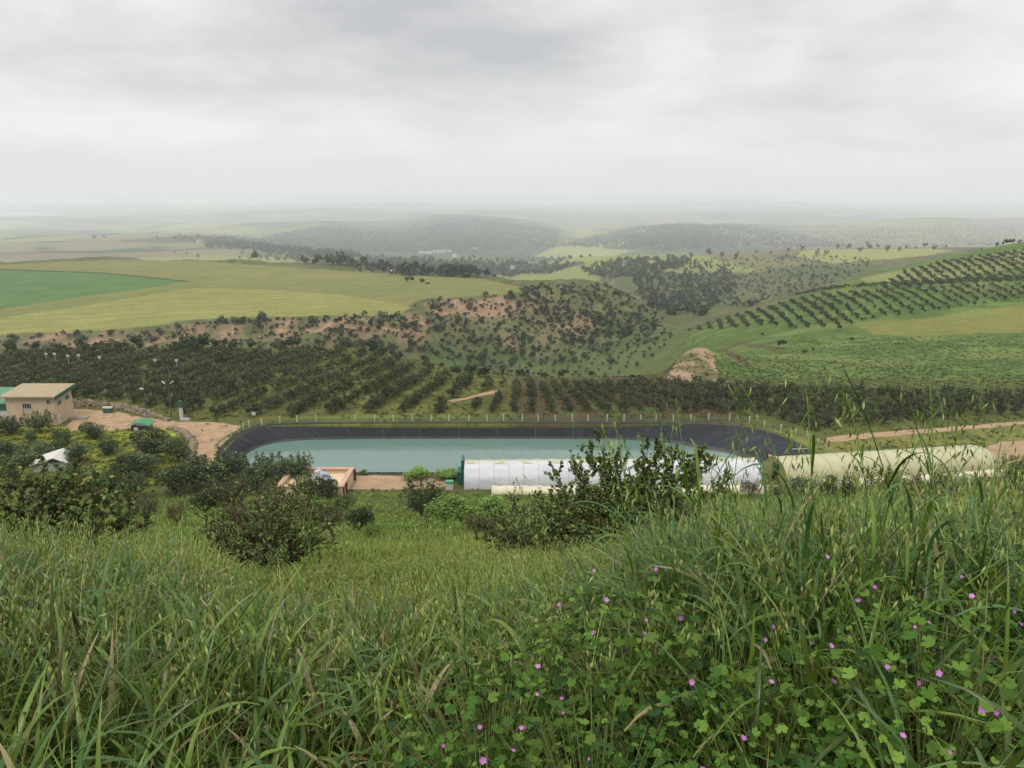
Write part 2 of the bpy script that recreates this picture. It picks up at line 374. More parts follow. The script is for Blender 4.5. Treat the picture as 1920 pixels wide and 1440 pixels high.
def terrain():
    Ys = np.concatenate([np.linspace(-25, 1, 24)[:-1], np.geomspace(1.0, 62, 190)[:-1], np.linspace(62, 118, 300)[:-1], np.geomspace(118, 720, 470)[:-1], np.geomspace(720, 38500, 320)])
    nw = 960; w = np.linspace(-1, 1, nw)
    X = w[None, :] * (0.80 * np.maximum(Ys, 0) + 30)[:, None]; Yg = np.repeat(Ys[:, None], nw, 1)
    x, y = X.ravel(), Yg.ravel(); z = height(x, y)
    C = paint(x, y, z)
    nr = len(Ys); i = np.arange(nr - 1)[:, None] * nw + np.arange(nw - 1)[None, :]; i = i.ravel()
    Fq = np.stack([i, i + 1, i + nw + 1, i + nw], 1)
    me = np_mesh('terrain', np.stack([x, y, z], 1), Fq, terrain_mat(), C, smooth=True)
    tag(link('terrain', me), 'green valley slopes, plateau fields and bare soil', 'ground', kind='structure')
def paint(x, y, z):
    px, py, zc = proj(x, y, z); y0 = y; y = UNST(y)
    n1 = fbm(x / 3.0, y / 3.0, 31, 4); n2 = fbm(x / 14, y / 14, 32, 4); n3 = fbm(x / 60, y / 60, 33, 5)
    jx = px + (fbm(x / 8, y / 8, 41, 3) - 0.5) * 18; jy = py + (fbm(x / 8, y / 8, 42, 3) - 0.5) * 12
    C = np.empty((len(x), 3)); C[:] = alb(96, 112, 56)
    def put(mask, c, k=1.0):
        m = np.clip(mask * k, 0, 1)[:, None]; C[:] = C * (1 - m) + np.asarray(c) * m
    put((y < 9) * 1.0, alb(48, 48, 32)); put((y < 9) * sstep(.5, .65, n1), alb(88, 76, 56))
    put((y > 9) * (y < 80) * sstep(0.45, 0.62, n2), alb(118, 130, 62)); put((y > 9) * (y < 80) * sstep(0.55, 0.7, n1), alb(78, 98, 48))
    flat = (y > 80) & (y < 172)
    put(flat * 1.0, alb(104, 108, 60))
    lo = flat & inside([(-300, 765), (130, 778), (420, 790), (450, 905), (-300, 920)], jx, jy)
    put(lo * 1.0, alb(112, 118, 58)); put(lo * sstep(0.44, 0.58, n1), alb(176, 178, 74))
    orch = flat & (py < 800)
    put(orch * 1.0, alb(104, 106, 58)); put(orch * sstep(0.46, 0.64, n1) * sstep(380, 640, px) * (px < 960), alb(122, 124, 64))
    put(orch * sstep(930, 1000, px) * (1 - sstep(1330, 1450, px)), alb(96, 84, 60)); put(orch * sstep(930, 1000, px) * sstep(.5, .64, n1), alb(92, 102, 58))
    rb = flat & inside([(1400, 790), (1440, 800), (1540, 826), (1920, 790), (2300, 770), (2300, 850), (1920, 880), (1500, 880), (1540, 850), (1470, 815)], px, py)
    put(rb * 1.0, alb(116, 124, 66)); put(rb * sstep(.45, .6, n1), alb(136, 134, 74))
    # hillsides and the gully
    mid = (y > 172) & (y < 760)
    put(mid * 1.0, alb(104, 106, 66)); put(mid * sstep(0.44, 0.6, n2), alb(122, 120, 80)); put(mid * sstep(.5, .62, n1), alb(86, 94, 56), .7); put(mid * sstep(.5, .66, n3) * (px > 800), alb(88, 104, 60))
    left = mid & (px < 1240) & (py > 520)
    soilw = 0.26 + 0.62 * inside([(-300, 620), (300, 622), (340, 640), (150, 668), (-300, 668)], jx, jy) + 0.42 * inside([(330, 610), (760, 596), (800, 590), (800, 660), (640, 662), (340, 650)], jx, jy)
    soilw = soilw + 0.66 * inside([(780, 566), (960, 556), (990, 585), (900, 596), (830, 590)], jx, jy) + 0.5 * inside([(990, 560), (1100, 580), (1130, 615), (1060, 640), (1000, 620)], jx, jy)
    soilw = soilw + 0.5 * inside([(745, 590), (780, 580), (830, 640), (760, 650)], jx, jy)
    sn = 0.72 * fbm(x / 9, y / 16, 51, 5) + 0.34 * (fbm(x / 2.2, y / 3.4, 52, 4) - .08)
    put(left * sstep(0.62 - 0.3 * soilw, 0.80 - 0.3 * soilw, sn), alb(146, 122, 94), .85); put(left * sstep(0.80 - 0.3 * soilw, 0.96 - 0.3 * soilw, sn + 0.12 * (n1 - .4)), alb(176, 146, 116))
    gul = mid & inside([(880, 725), (960, 690), (1080, 650), (1200, 622), (1290, 612), (1330, 640), (1250, 712)], jx, jy)
    put(gul * 1.0, alb(100, 112, 66)); put(gul * sstep(.5, .65, n2), alb(86, 98, 56)); put(gul * sstep(.5, .62, n1), alb(112, 118, 72), .7)
    # right-hand hill
    rh = (y > 140) & (y < 420) & inside([(1255, 740), (1262, 690), (1300, 620), (1400, 585), (1600, 520), (1780, 475), (2300, 390), (2300, 760)], px, py)
    put(rh * 1.0, alb(98, 119, 60)); put(rh * sstep(.42, .6, n2), alb(112, 134, 68)); put(rh * sstep(.54, .68, n1), alb(84, 108, 54)); put(rh * sstep(.56, .72, fbm(x / 22, y / 8, 57, 4)), alb(124, 136, 76))
    och = rh & inside([(1600, 609), (1700, 599), (1920, 574), (2300, 545), (2300, 615), (1920, 622), (1700, 630), (1640, 626)], px + (n2 - .5) * 10, py + (n2 - .5) * 8)
    put(och * 1.0, alb(146, 142, 78), .75); put(och * sstep(.48, .62, n1), alb(132, 134, 72))
    lime = rh & inside([(1610, 522), (1780, 490), (1920, 468), (2300, 420), (2300, 470), (1920, 500), (1760, 526), (1640, 536)], px, py)
    put(lime * 1.0, alb(146, 152, 94))
    bank = (y > 120) & (y < 220) & inside([(1246, 713), (1262, 690), (1282, 657), (1320, 648), (1336, 662), (1350, 716)], px + (n1 - .5) * 14, py + (n1 - .5) * 10)
    put(bank * 1.0, alb(176, 150, 122)); put(bank * sstep(.56, .64, vnoise(x / 1.6 + y / 6, y / 9, 66)), alb(104, 108, 66), .8)
    for poly in ([(1348, 655), (1362, 652), (1420, 690), (1400, 690)], [(1340, 650), (1380, 640), (1470, 652), (1465, 660), (1385, 648)]):
        put((y < 260) * (y > 140) * inside(poly, px, py), alb(108, 88, 68), 0.7)
    # plateau fields
    pl = inside(FIELD_EDGE, px, py) & (y > 300) & (y < 760)
    st = vnoise(x / 70, y / 2.2, 71); put(pl * 1.0, alb(136, 136, 80)); 
    fr = pl & inside([(-400, 620), (-400, 592), (0, 588), (200, 567), (345, 540), (480, 542), (640, 553), (772, 574), (790, 600), (0, 640)], px, py)
    put(fr * 1.0, alb(152, 152, 86)); put(fr * sstep(.35, .7, st) * 0.4, alb(168, 168, 96)); put(fr * (np.abs(((y - .22 * x) / 15.0) % 1 - .5) < .07) * 1.0, alb(122, 126, 70), .55); put(pl * (np.abs(((y + .15 * x) / 22.0) % 1 - .5) < .06) * (y > 430), alb(112, 116, 66), .4); put(pl * sstep(.5, .7, n3) * .5, alb(150, 146, 84))
    crop = pl & inside([(-400, 505), (0, 505), (200, 513), (348, 528), (300, 537), (150, 557), (0, 580), (-400, 600)], px, py)
    put(crop * 1.0, alb(98, 130, 74)); put(crop * sstep(.45, .65, n2) * .6, alb(90, 121, 70))
    edge = pl & inside([(-400, 503), (0, 504), (200, 511.3), (348, 526.3), (370, 530), (348, 528), (200, 513), (0, 506)], px, py); put(edge * 1.0, alb(60, 72, 44))
    strip = pl & inside([(-400, 606), (0, 585), (150, 562), (300, 541), (380, 531), (400, 535), (300, 549), (150, 574), (0, 596)], px, py); put(strip * 1.0, alb(128, 134, 74))
    # beyond
    far = y > 760
    y = y0 * 1.0; f1 = 420.0; cx, cy = np.floor((x + 230 * fbm(x / 800, y / 800, 81, 2)) / f1), np.floor((y + 400 * fbm(x / 800, y / 800, 82, 2)) / (f1 * 1.9))
    hsh = _hash(cx, cy, 5); pal = np.array([alb(150, 156, 86), alb(120, 140, 78), alb(158, 150, 98), alb(128, 124, 82), alb(104, 128, 76), alb(140, 130, 96)])
    put(far * 1.0, alb(124, 126, 80)); C[far] = C[far] * 0.15 + pal[(hsh[far] * 5.99).astype(int)] * 0.85
    put(far * sstep(0.5, 0.62, fbm(x / 210, y / 260, 85, 5)), alb(66, 76, 50)); put(far * sstep(.55, .7, fbm(x / 420, y / 400, 86, 4)), alb(132, 112, 88), 0.7)
    y = UNST(y0)
    for poly, a, b, c in (([(480, 476), (520, 436), (620, 420), (740, 416), (860, 402), (980, 410), (1060, 430), (1060, 470), (860, 480)], 1500, 3500, (84, 86, 66)), ([(1040, 470), (1130, 436), (1250, 412), (1400, 412), (1500, 436), (1640, 470), (1400, 486), (1200, 480)], 1300, 3200, (86, 92, 68)),
                       ([(1420, 470), (1500, 434), (1600, 424), (1800, 420), (2300, 424), (2300, 470)], 1300, 3300, (126, 112, 92))):
        k = far & (y > a) & (y < b) & inside(poly, jx, jy); put(k * sstep(.30, .52, fbm(x / 150, y / 240, 93, 5)), alb(*c), .8)
    for poly, a, b in (([(500, 470), (515, 440), (600, 424), (700, 430), (760, 436), (860, 460), (870, 476), (700, 472)], 1500, 3400), ([(760, 450), (800, 420), (850, 406), (960, 414), (1050, 430), (1050, 462), (880, 470)], 1700, 3500),
                       ([(1050, 460), (1120, 440), (1180, 426), (1250, 414), (1350, 416), (1440, 430), (1500, 442), (1420, 452), (1300, 460)], 1500, 2500)):
        k = far & (y > a) & (y < b) & inside(poly, jx, jy); put(k * sstep(.36, .5, fbm(x / 110, y / 110, 91, 4)), alb(50, 60, 42))
    k = far & (y > 3200); put(k * sstep(.44, .6, fbm(x / 500, y / 260, 97, 4)), alb(58, 66, 54), .75)
    k = far & (y < 1500) & inside([(620, 500), (640, 488), (700, 480), (860, 488), (1000, 496), (1100, 492), (1020, 512), (900, 520), (760, 515)], jx, jy); put(k * 1.0, alb(62, 72, 48))
    k = far & (y < 1200) & inside([(1480, 478), (1520, 468), (1740, 466), (1790, 470), (1680, 492), (1560, 494)], px, py); put(k * 1.0, alb(160, 160, 96))
    k = far & (y < 2200) & inside([(1000, 480), (1040, 464), (1180, 452), (1190, 470), (1100, 490)], px, py); put(k * 1.0, alb(156, 160, 96))
    return C
terrain()
# draped ground sheets ------------------------------------------------------------------
def sheet(name, poly, mat, label, cat, dz=0.03, step=0.8, z=0.0, jitter=0.0):
    p = np.array([on_plane(a, b, z)[:2] for a, b in poly]); pts = []
    for i in range(len(p)):
        a, b = p[i], p[(i + 1) % len(p)]; n = max(1, int(np.linalg.norm(b - a) / step))
        pts += [a + (b - a) * k / n for k in range(n)]
    pts = np.array(pts)
    if jitter:
        pts = pts + np.stack([(fbm(pts[:, 0] / 1.5, pts[:, 1] / 1.5, 7, 3) - .5), (fbm(pts[:, 0] / 1.5, pts[:, 1] / 1.5, 8, 3) - .5)], 1) * jitter
    nb = len(pts); gx, gy = np.meshgrid(np.arange(pts[:, 0].min(), pts[:, 0].max(), 1.6), np.arange(pts[:, 1].min(), pts[:, 1].max(), 1.6))
    gi = np.stack([gx.ravel(), gy.ravel()], 1); gi = gi[inside(pts, gi[:, 0], gi[:, 1]) & (dist_poly(pts, gi[:, 0], gi[:, 1]) > 0.4)]
    allp = np.concatenate([pts, gi]); r = delaunay_2d_cdt([Vector(q) for q in allp], [], [list(range(nb))], 1, 1e-5)
    v = np.array([list(q) for q in r[0]]); me = bpy.data.meshes.new(name)
    me.from_pydata(np.column_stack([v, height(v[:, 0], v[:, 1]) + dz]).tolist(), [], [list(q) for q in r[2]])
    me.materials.append(mat); me.polygons.foreach_set('use_smooth', [True] * len(me.polygons)); me.update()
    return tag(link(name, me), label, cat, kind='structure')
M_SAND = plain('sandy_earth', alb(198, 166, 132, k=.95), 0.95, 0.16, 0.9, 0.1, bump=.05, stain=alb(152, 120, 88))
M_SAND2 = plain('trodden_earth', alb(190, 160, 128), 0.95, 0.14, 0.6, 0.1, stain=alb(150, 136, 92))
sheet('farm_yard', [(132, 767), (205, 771), (270, 782), (330, 791), (400, 792), (452, 800), (428, 818), (412, 838), (402, 872), (348, 872), (366, 845), (360, 824), (340, 807), (290, 801), (250, 804), (205, 808), (140, 808), (118, 801), (133, 790)],
      M_SAND, 'sandy yard and track curving round the pond', 'dirt road', jitter=1.2)
sheet('dirt_road', [(1545, 821), (1620, 813), (1780, 801), (1925, 789.5), (2150, 772), (2150, 779), (1925, 796), (1780, 808.5), (1640, 821), (1560, 829)], M_SAND, 'sandy track running off to the right', 'dirt road', jitter=.7)
sheet('earth_pad', [(640, 893), (700, 891), (760, 893), (835, 898), (856, 904), (850, 911), (820, 916), (740, 919), (640, 918)], M_SAND2, 'bare earth beside the basin', 'ground', jitter=1.0)
sheet('orchard_path', [(838, 752), (862, 747), (890, 741), (942, 730.5), (946, 734), (905, 743), (876, 748.5), (850, 754)], M_SAND, 'sandy path through the orchard', 'path', jitter=1.0)
sheet('earth_bank', [(1846, 838), (1880, 829), (1990, 824), (1990, 880), (1880, 884), (1862, 866)], M_SAND2, 'bare earth past the end of the tunnel', 'ground', jitter=1.2)
# ------------------------------------------------------------------ pond
def liner_mat():
    m, t, p = bsdf_mat('pond_liner')
    a = N(t, 'ShaderNodeAttribute', attribute_name='UVw')
    w = N(t, 'ShaderNodeTexNoise', i_Scale=1.0, i_Detail=5.0, i_Roughness=0.6)
    mp = N(t, 'ShaderNodeMapping'); L(t, a.outputs['Vector'], mp.inputs[0]); mp.inputs['Scale'].default_value = (2.2, 0.5, 1); L(t, mp.outputs[0], w.inputs['Vector'])
    n2 = N(t, 'ShaderNodeTexNoise', i_Scale=0.35, i_Detail=5.0, i_Roughness=0.65); L(t, a.outputs['Vector'], n2.inputs['Vector'])
    s = math_node(t, 'ADD', math_node(t, 'MULTIPLY', w.outputs[0], 0.55), math_node(t, 'MULTIPLY', n2.outputs[0], 0.45))
    c = ramp(t, s, [(0.32, tuple(alb(26, 28, 33))), (0.55, tuple(alb(42, 45, 52))), (0.74, tuple(alb(72, 76, 86)))])
    sp = N(t, 'ShaderNodeSeparateXYZ'); L(t, a.outputs['Vector'], sp.inputs[0])
    fr = math_node(t, 'FRACT', math_node(t, 'DIVIDE', sp.outputs[0], 5.6)); seam = math_node(t, 'LESS_THAN', math_node(t, 'ABSOLUTE', math_node(t, 'SUBTRACT', fr, 0.5)), 0.012)
    silt = math_node(t, 'MULTIPLY', ramp(t, math_node(t, 'DIVIDE', sp.outputs[1], 3.0), [(0.80, 0.0), (0.86, 1.0), (0.93, 1.0), (0.96, 0.2)]), math_node(t, 'MULTIPLY', n2.outputs[0], 0.9))
    m1 = N(t, 'ShaderNodeMix', data_type='RGBA'); L(t, math_node(t, 'MULTIPLY', seam, 0.6), m1.inputs[0]); L(t, c, m1.inputs[6]); m1.inputs[7].default_value = (*alb(92, 95, 102), 1)
    m2 = N(t, 'ShaderNodeMix', data_type='RGBA'); L(t, silt, m2.inputs[0]); L(t, m1.outputs[2], m2.inputs[6]); m2.inputs[7].default_value = (*alb(104, 106, 96), 1); c = m2.outputs[2]
    L(t, c, p.inputs['Base Color']); p.inputs['Roughness'].default_value = 0.55; p.inputs['Specular IOR Level'].default_value = 0.16
    b = N(t, 'ShaderNodeBump', i_Strength=0.8, i_Distance=0.12); L(t, w.outputs[0], b.inputs['Height']); L(t, b.outputs[0], p.inputs['Normal'])
    return m
def water_mat(name, c, bump=0.01, rough=0.06):
    m, t, p = bsdf_mat(name)
    g = N(t, 'ShaderNodeNewGeometry')
    n2 = N(t, 'ShaderNodeTexNoise', i_Scale=0.06, i_Detail=3.0); L(t, g.outputs['Position'], n2.inputs['Vector'])
    mx = N(t, 'ShaderNodeMix', data_type='RGBA', blend_type='MULTIPLY', clamp_result=False); mx.inputs[0].default_value = 1
    mx.inputs[6].default_value = (*c, 1); L(t, ramp(t, n2.outputs[0], [(0.3, 0.93), (0.7, 1.07)]), mx.inputs[7])
    m3 = N(t, 'ShaderNodeMapping'); L(t, g.outputs['Position'], m3.inputs[0]); m3.inputs['Scale'].default_value = (.05, .55, 1)
    n3 = N(t, 'ShaderNodeTexNoise', i_Scale=1.0, i_Detail=5.0, i_Roughness=0.6, i_Distortion=0.4); L(t, m3.outputs[0], n3.inputs['Vector'])
    L(t, ramp(t, n3.outputs[0], [(0.42, rough), (0.62, rough + 0.16)]), p.inputs['Roughness'])
    L(t, mx.outputs[2], p.inputs['Base Color']); p.inputs['IOR'].default_value = 1.33
    n = N(t, 'ShaderNodeTexNoise', i_Scale=2.2, i_Detail=4.0, i_Roughness=0.6); L(t, g.outputs['Position'], n.inputs['Vector'])
    b = N(t, 'ShaderNodeBump', i_Strength=0.35, i_Distance=bump); L(t, n.outputs[0], b.inputs['Height']); L(t, b.outputs[0], p.inputs['Normal'])
    return m
def pond():
    n = len(RIM); cen = RIM.mean(0)
    nrm = np.roll(RIM, -1, 0) - np.roll(RIM, 1, 0); nrm = np.stack([nrm[:, 1], -nrm[:, 0]], 1); nrm /= np.linalg.norm(nrm, axis=1)[:, None]
    if ((RIM + nrm - cen) ** 2).sum() < ((RIM - nrm - cen) ** 2).sum(): nrm = -nrm
    s = np.cumsum(np.r_[0, np.linalg.norm(np.diff(RIM, axis=0), axis=1)])
    rings, uv = [], []
    def ring(xy, z, v): rings.append(np.column_stack([xy, np.full(n, z) if np.isscalar(z) else z])); uv.append(np.column_stack([s, np.full(n, v), np.zeros(n)]))
    ring(RIM + nrm * 0.75, -0.12, -1); ring(RIM + nrm * 0.65, 0.06, -.8); ring(RIM + nrm * 0.08, 0.10, -.1); ring(RIM, 0.05, 0)
    for k in range(1, 9):
        t = k / 6.0; wr = (fbm(s / 1.3, np.full(n, t * 1.5), 5, 3) - .5) * 0.16 * min(1, t * 3)
        ring(RIM + (WAT - RIM) * t, WATER_Z * t + 0.05 + wr, t * 2.8)
    V = np.concatenate(rings); m = len(rings); q = []
    for r in range(m - 1):
        for i in range(n): j = (i + 1) % n; q.append((r * n + i, r * n + j, (r + 1) * n + j, (r + 1) * n + i))
    me = np_mesh('pond_liner', V, np.array(q), liner_mat(), smooth=True)
    at = me.attributes.new('UVw', 'FLOAT_VECTOR', 'POINT'); at.data.foreach_set('vector', np.concatenate(uv).astype(np.float32).ravel())
    tag(link('pond_liner', me), 'black plastic liner on the sloping banks of the irrigation pond', 'pond liner')
    W2 = cen + (WAT - cen) * 1.03; me = bpy.data.meshes.new('pond_water'); me.from_pydata(np.column_stack([W2, np.full(n, WATER_Z)]).tolist(), [], [list(range(n))])
    me.materials.append(water_mat('pond_water', alb(122, 153, 141, k=.92), bump=0.012)); me.update()
    tag(link('pond_water', me), 'still turquoise water of the irrigation pond', 'water', kind='structure')
pond()
# far reservoir
rv = [(-260, 396), (0, 397), (60, 398.5), (105, 400.5), (132, 402), (118, 404), (60, 405.5), (0, 406), (-260, 408)]
rz = -135.0
me = bpy.data.meshes.new('reservoir_water'); me.from_pydata([tuple(on_plane(a, b, rz)) for a, b in rv], [], [list(range(len(rv)))]); me.materials.append(water_mat('reservoir_water', alb(170, 176, 176), 0.0, 0.2)); me.update()
tag(link('reservoir_water', me), 'pale sheet of a far reservoir', 'water', kind='structure')
# haze: even, pale air from behind the camera to beyond the last ridge
hz = MB().box(-33000, 33000, -60, 39500, -420, 47).mesh('haze', [])
hm = bpy.data.materials.new('haze_air'); hm.use_nodes = True; ht = hm.node_tree; ht.nodes.clear()
ho = N(ht, 'ShaderNodeOutputMaterial'); pv = N(ht, 'ShaderNodeVolumePrincipled'); pv.inputs['Color'].default_value = (0.90, 0.94, 0.965, 1); pv.inputs['Density'].default_value = 1.95e-4; pv.inputs['Anisotropy'].default_value = 0.3
L(ht, pv.outputs[0], ho.inputs['Volume']); hz.materials.append(hm)
tag(link('haze', hz), 'pale morning haze over the valley', 'haze', kind='stuff')
# ------------------------------------------------------------------ foliage builders
def frames(nrm, rng):
    """Two unit axes across each normal, turned at random."""
    nrm = nrm / np.linalg.norm(nrm, axis=1)[:, None]
    a = np.cross(nrm, rng.normal(size=nrm.shape)); a /= np.linalg.norm(a, axis=1)[:, None]
    return a, np.cross(nrm, a)
def leaf_quads(c, size, rng, up=0.5, aspect=0.6):
    n = len(c); nrm = rng.normal(size=(n, 3)); nrm[:, 2] = np.abs(nrm[:, 2]) + up
    a, b = frames(nrm, rng); s = (size * rng.uniform(0.6, 1.35, n))[:, None]
    V = np.stack([c - a * s, c + b * s * aspect, c + a * s, c - b * s * aspect], 1).reshape(-1, 3)
    return V, np.arange(4 * n).reshape(n, 4)
LEAF = np.array([(0, 0, 0), (0.22, 0.36, 0.10), (0.72, 0.34, 0.08), (1, 0, -0.06), (0.72, -0.34, 0.08), (0.22, -0.36, 0.10)])
def folded_leaves(p, d, nrm, size):
    """Ovate leaves creased along the midrib: base p, pointing along d."""
    d = d / np.linalg.norm(d, axis=1)[:, None]; s = np.cross(nrm, d); s /= np.linalg.norm(s, axis=1)[:, None]; u = np.cross(d, s)
    V = p[:, None] + size[:, None, None] * (LEAF[None, :, 0, None] * d[:, None] + LEAF[None, :, 1, None] * s[:, None] + LEAF[None, :, 2, None] * u[:, None])
    i = np.arange(len(p))[:, None] * 6
    return V.reshape(-1, 3), np.concatenate([i + [0, 3, 2, 1], i + [0, 5, 4, 3]])
def pick(rng, n, cols, wts):
    k = rng.choice(len(cols), n, p=np.array(wts) / sum(wts)); c = np.array(cols)[k]
    return c * rng.uniform(0.75, 1.25, n)[:, None]
def crown_points(rng, n, lumps=11, shoots=0, low=0.12):
    """Points through a crown one unit high and one unit wide, base at 0."""
    th = rng.uniform(0, 6.283, lumps); r = np.sqrt(rng.uniform(0, 1, lumps)) * 0.33; zc = rng.uniform(0.3, 0.74, lumps)
    L_ = np.stack([r * np.cos(th), r * np.sin(th), zc], 1); rad = rng.uniform(0.13, 0.23, lumps)
    k = rng.integers(0, lumps, n); v = rng.normal(size=(n, 3)); v /= np.linalg.norm(v, axis=1)[:, None]
    p = L_[k] + v * (rad[k] * rng.uniform(0.45, 1.08, n) ** 0.6)[:, None] * np.array([1, 1, 1.05])
    if shoots:
        m = n // 2; s = rng.integers(0, shoots, m); a = rng.uniform(0, 6.283, shoots); rr = np.sqrt(rng.uniform(0.02, 1, shoots)) * 0.36
        b = np.stack([rr * np.cos(a), rr * np.sin(a), rng.uniform(.2, .4, shoots)], 1)
        tip = b + np.stack([np.cos(a) * .12 * rng.uniform(0, 1, shoots), np.sin(a) * .12 * rng.uniform(0, 1, shoots), rng.uniform(.42, .62, shoots)], 1)
        t = rng.uniform(0, 1, m)[:, None]; p[:m] = b[s] * (1 - t) + tip[s] * t + rng.normal(size=(m, 3)) * (0.05 * (1.15 - t))
    p[:, 2] = np.clip(p[:, 2], low * rng.uniform(.5, 1, n), 1.02); return p
def crown_arrays(seed, n, leaf, cols, wts, **kw):
    rng = np.random.default_rng(seed); p = crown_points(rng, n, **kw)
    V, Fq = leaf_quads(p, leaf, rng); C = np.repeat(pick(rng, n, cols, wts), 4, 0); return V, Fq, C
def crown_mesh(name, *a, mat=None, **kw):
    V, Fq, C = crown_arrays(*a, **kw); return np_mesh(name, V, Fq, mat or M_LEAF, C)
def trunk_mesh(name, seed, top=0.5, spread=0.22, n=4, r=0.035):
    rng = random.Random(seed); b = MB(); b.tube([(0, 0, -.06), (0.01, 0, .1), (0.0, 0.01, .2)], [r, r * .85, r * .75])
    for i in range(n):
        a = 6.283 * i / n + rng.uniform(-.4, .4); x, y = math.cos(a) * spread, math.sin(a) * spread
        b.tube([(0, 0, .16), (x * .5, y * .5, .3), (x, y, top)], [r * .7, r * .5, r * .25], 5)
    return b.mesh(name, M_BARK)
def merged(name, arrs, pos, sxy, sz, rot, label, cat, kind='stuff', mat=None, shade=None):
    """Many plants as one mesh, for masses nobody would count."""
    Vs, Fs, Cs, o = [], [], [], 0
    rng = np.random.default_rng(len(pos))
    for i in range(len(pos)):
        V, Fq, C = arrs[i % len(arrs)]; c, s = math.cos(rot[i]), math.sin(rot[i])
        X = np.column_stack([(V[:, 0] * c - V[:, 1] * s) * sxy[i], (V[:, 0] * s + V[:, 1] * c) * sxy[i], V[:, 2] * sz[i]]) + pos[i]
        Vs.append(X); Fs.append(Fq + o); Cs.append(C * rng.uniform(.75, 1.25)); o += len(X)
    me = np_mesh(name, np.concatenate(Vs), np.concatenate(Fs), mat or M_LEAF, np.concatenate(Cs))
    return tag(link(name, me), label, cat, kind=kind)
RNG = np.random.default_rng(7)
K2 = 1.45
OC = [alb(50, 58, 36, k=1.7), alb(66, 74, 44, k=1.7), alb(80, 82, 52, k=1.7), alb(92, 102, 54, k=1.7)]; OW = [.45, .33, .16, .06]
BC = [alb(46, 60, 38, k=1.6), alb(62, 78, 46, k=1.6), alb(84, 96, 60, k=1.6)]; BW = [.5, .35, .15]
# ------------------------------------------------------------------ orchard behind the pond
ORCH = [(-300, 668), (0, 668), (400, 662), (650, 660), (765, 688), (900, 716), (1000, 723), (1150, 721), (1260, 717), (1400, 727), (1700, 741), (2150, 744), (2150, 757), (1925, 777), (1780, 788), (1640, 800), (1540, 808),
        (1460, 788), (1380, 776), (1300, 773), (700, 775), (560, 778), (470, 784), (430, 790), (380, 786), (300, 772), (210, 758), (140, 752), (-300, 742)]
PATH = [(800, 758), (842, 748), (880, 740), (942, 726), (956, 736), (905, 749), (868, 755), (836, 763)]
def orchard():
    pts = []
    X = -150.0
    while X < 125:
        px0, _, _ = proj(X, 109.0, 0.0); hd = float(np.interp(px0, [500, 760, 1010, 1430], [0.30, 0.20, 0.0, -0.62]))
        sp = 4.3 if px0 < 300 else 5.6 if px0 < 840 else 3.15
        Y = 100.0 + RNG.uniform(0, 2)
        while Y < 170:
            x = X + hd * (Y - 109); s = 1.8
            pts.append((x + RNG.normal() * .14, Y + RNG.normal() * .22, px0)); Y += s * RNG.uniform(.88, 1.14)
        X += sp
    p = np.array(pts); z = height(p[:, 0], p[:, 1]); px, py, _ = proj(p[:, 0], p[:, 1], z)
    ok = inside(ORCH, px, py) & ~inside(PATH, px, py) & (RNG.uniform(size=len(p)) > 0.04) & (px > -60) & (px < 1985)
    p, z, px, py = p[ok], z[ok], px[ok], py[ok]; o = np.argsort(p[:, 1]); p, z, px, py = p[o], z[o], px[o], py[o]
    cm = [crown_mesh('orchard_crown', 100 + i, 620, 0.05, OC, OW, shoots=(9 if i % 2 else 0)) for i in range(6)]; tm = [trunk_mesh('orchard_trunk', i) for i in range(3)]
    lab = ['dark leafy fruit tree in the dense orchard block behind the sandy yard', 'dark rounded fruit tree in the open rows behind the middle of the pond', 'dark bushy fruit tree in the crowded block right of the pond']
    n = 0
    for i in range(min(300, len(p))):
        b = 0 if px[i] < 640 else 1 if px[i] < 1300 else 2
        w = RNG.uniform(2.1, 2.9) if px[i] < 880 else RNG.uniform(1.35, 2.0) if b == 1 else RNG.uniform(1.8, 2.5); h = w * RNG.uniform(.74, 1.0)
        t = thing('orchard_tree', lab[b], 'tree', (p[i, 0], p[i, 1], z[i]), RNG.uniform(0, 6.28), (w, w, h), ['fruit trees of the left orchard block', 'fruit trees in the open orchard rows', 'fruit trees of the right orchard block'][b])
        link('crown', cm[RNG.integers(0, 6)], t); link('trunk', tm[RNG.integers(0, 3)], t)
    q = slice(300, None); m = len(p[q])
    ar = [crown_arrays(150 + i, 330, 0.066, OC, OW, shoots=(8 if i % 2 else 0)) for i in range(5)]
    w = np.where(px[q] < 900, RNG.uniform(2.1, 2.9, m), np.where(px[q] < 1300, RNG.uniform(1.5, 2.1, m), RNG.uniform(1.8, 2.5, m)))
    merged('orchard_trees', ar, np.column_stack([p[q][:, :2], z[q]]), w, w * RNG.uniform(.74, 1.0, m), RNG.uniform(0, 6.28, m), 'far rows of dark fruit trees in the orchard', 'orchard')
    print('orchard', len(p))
orchard()
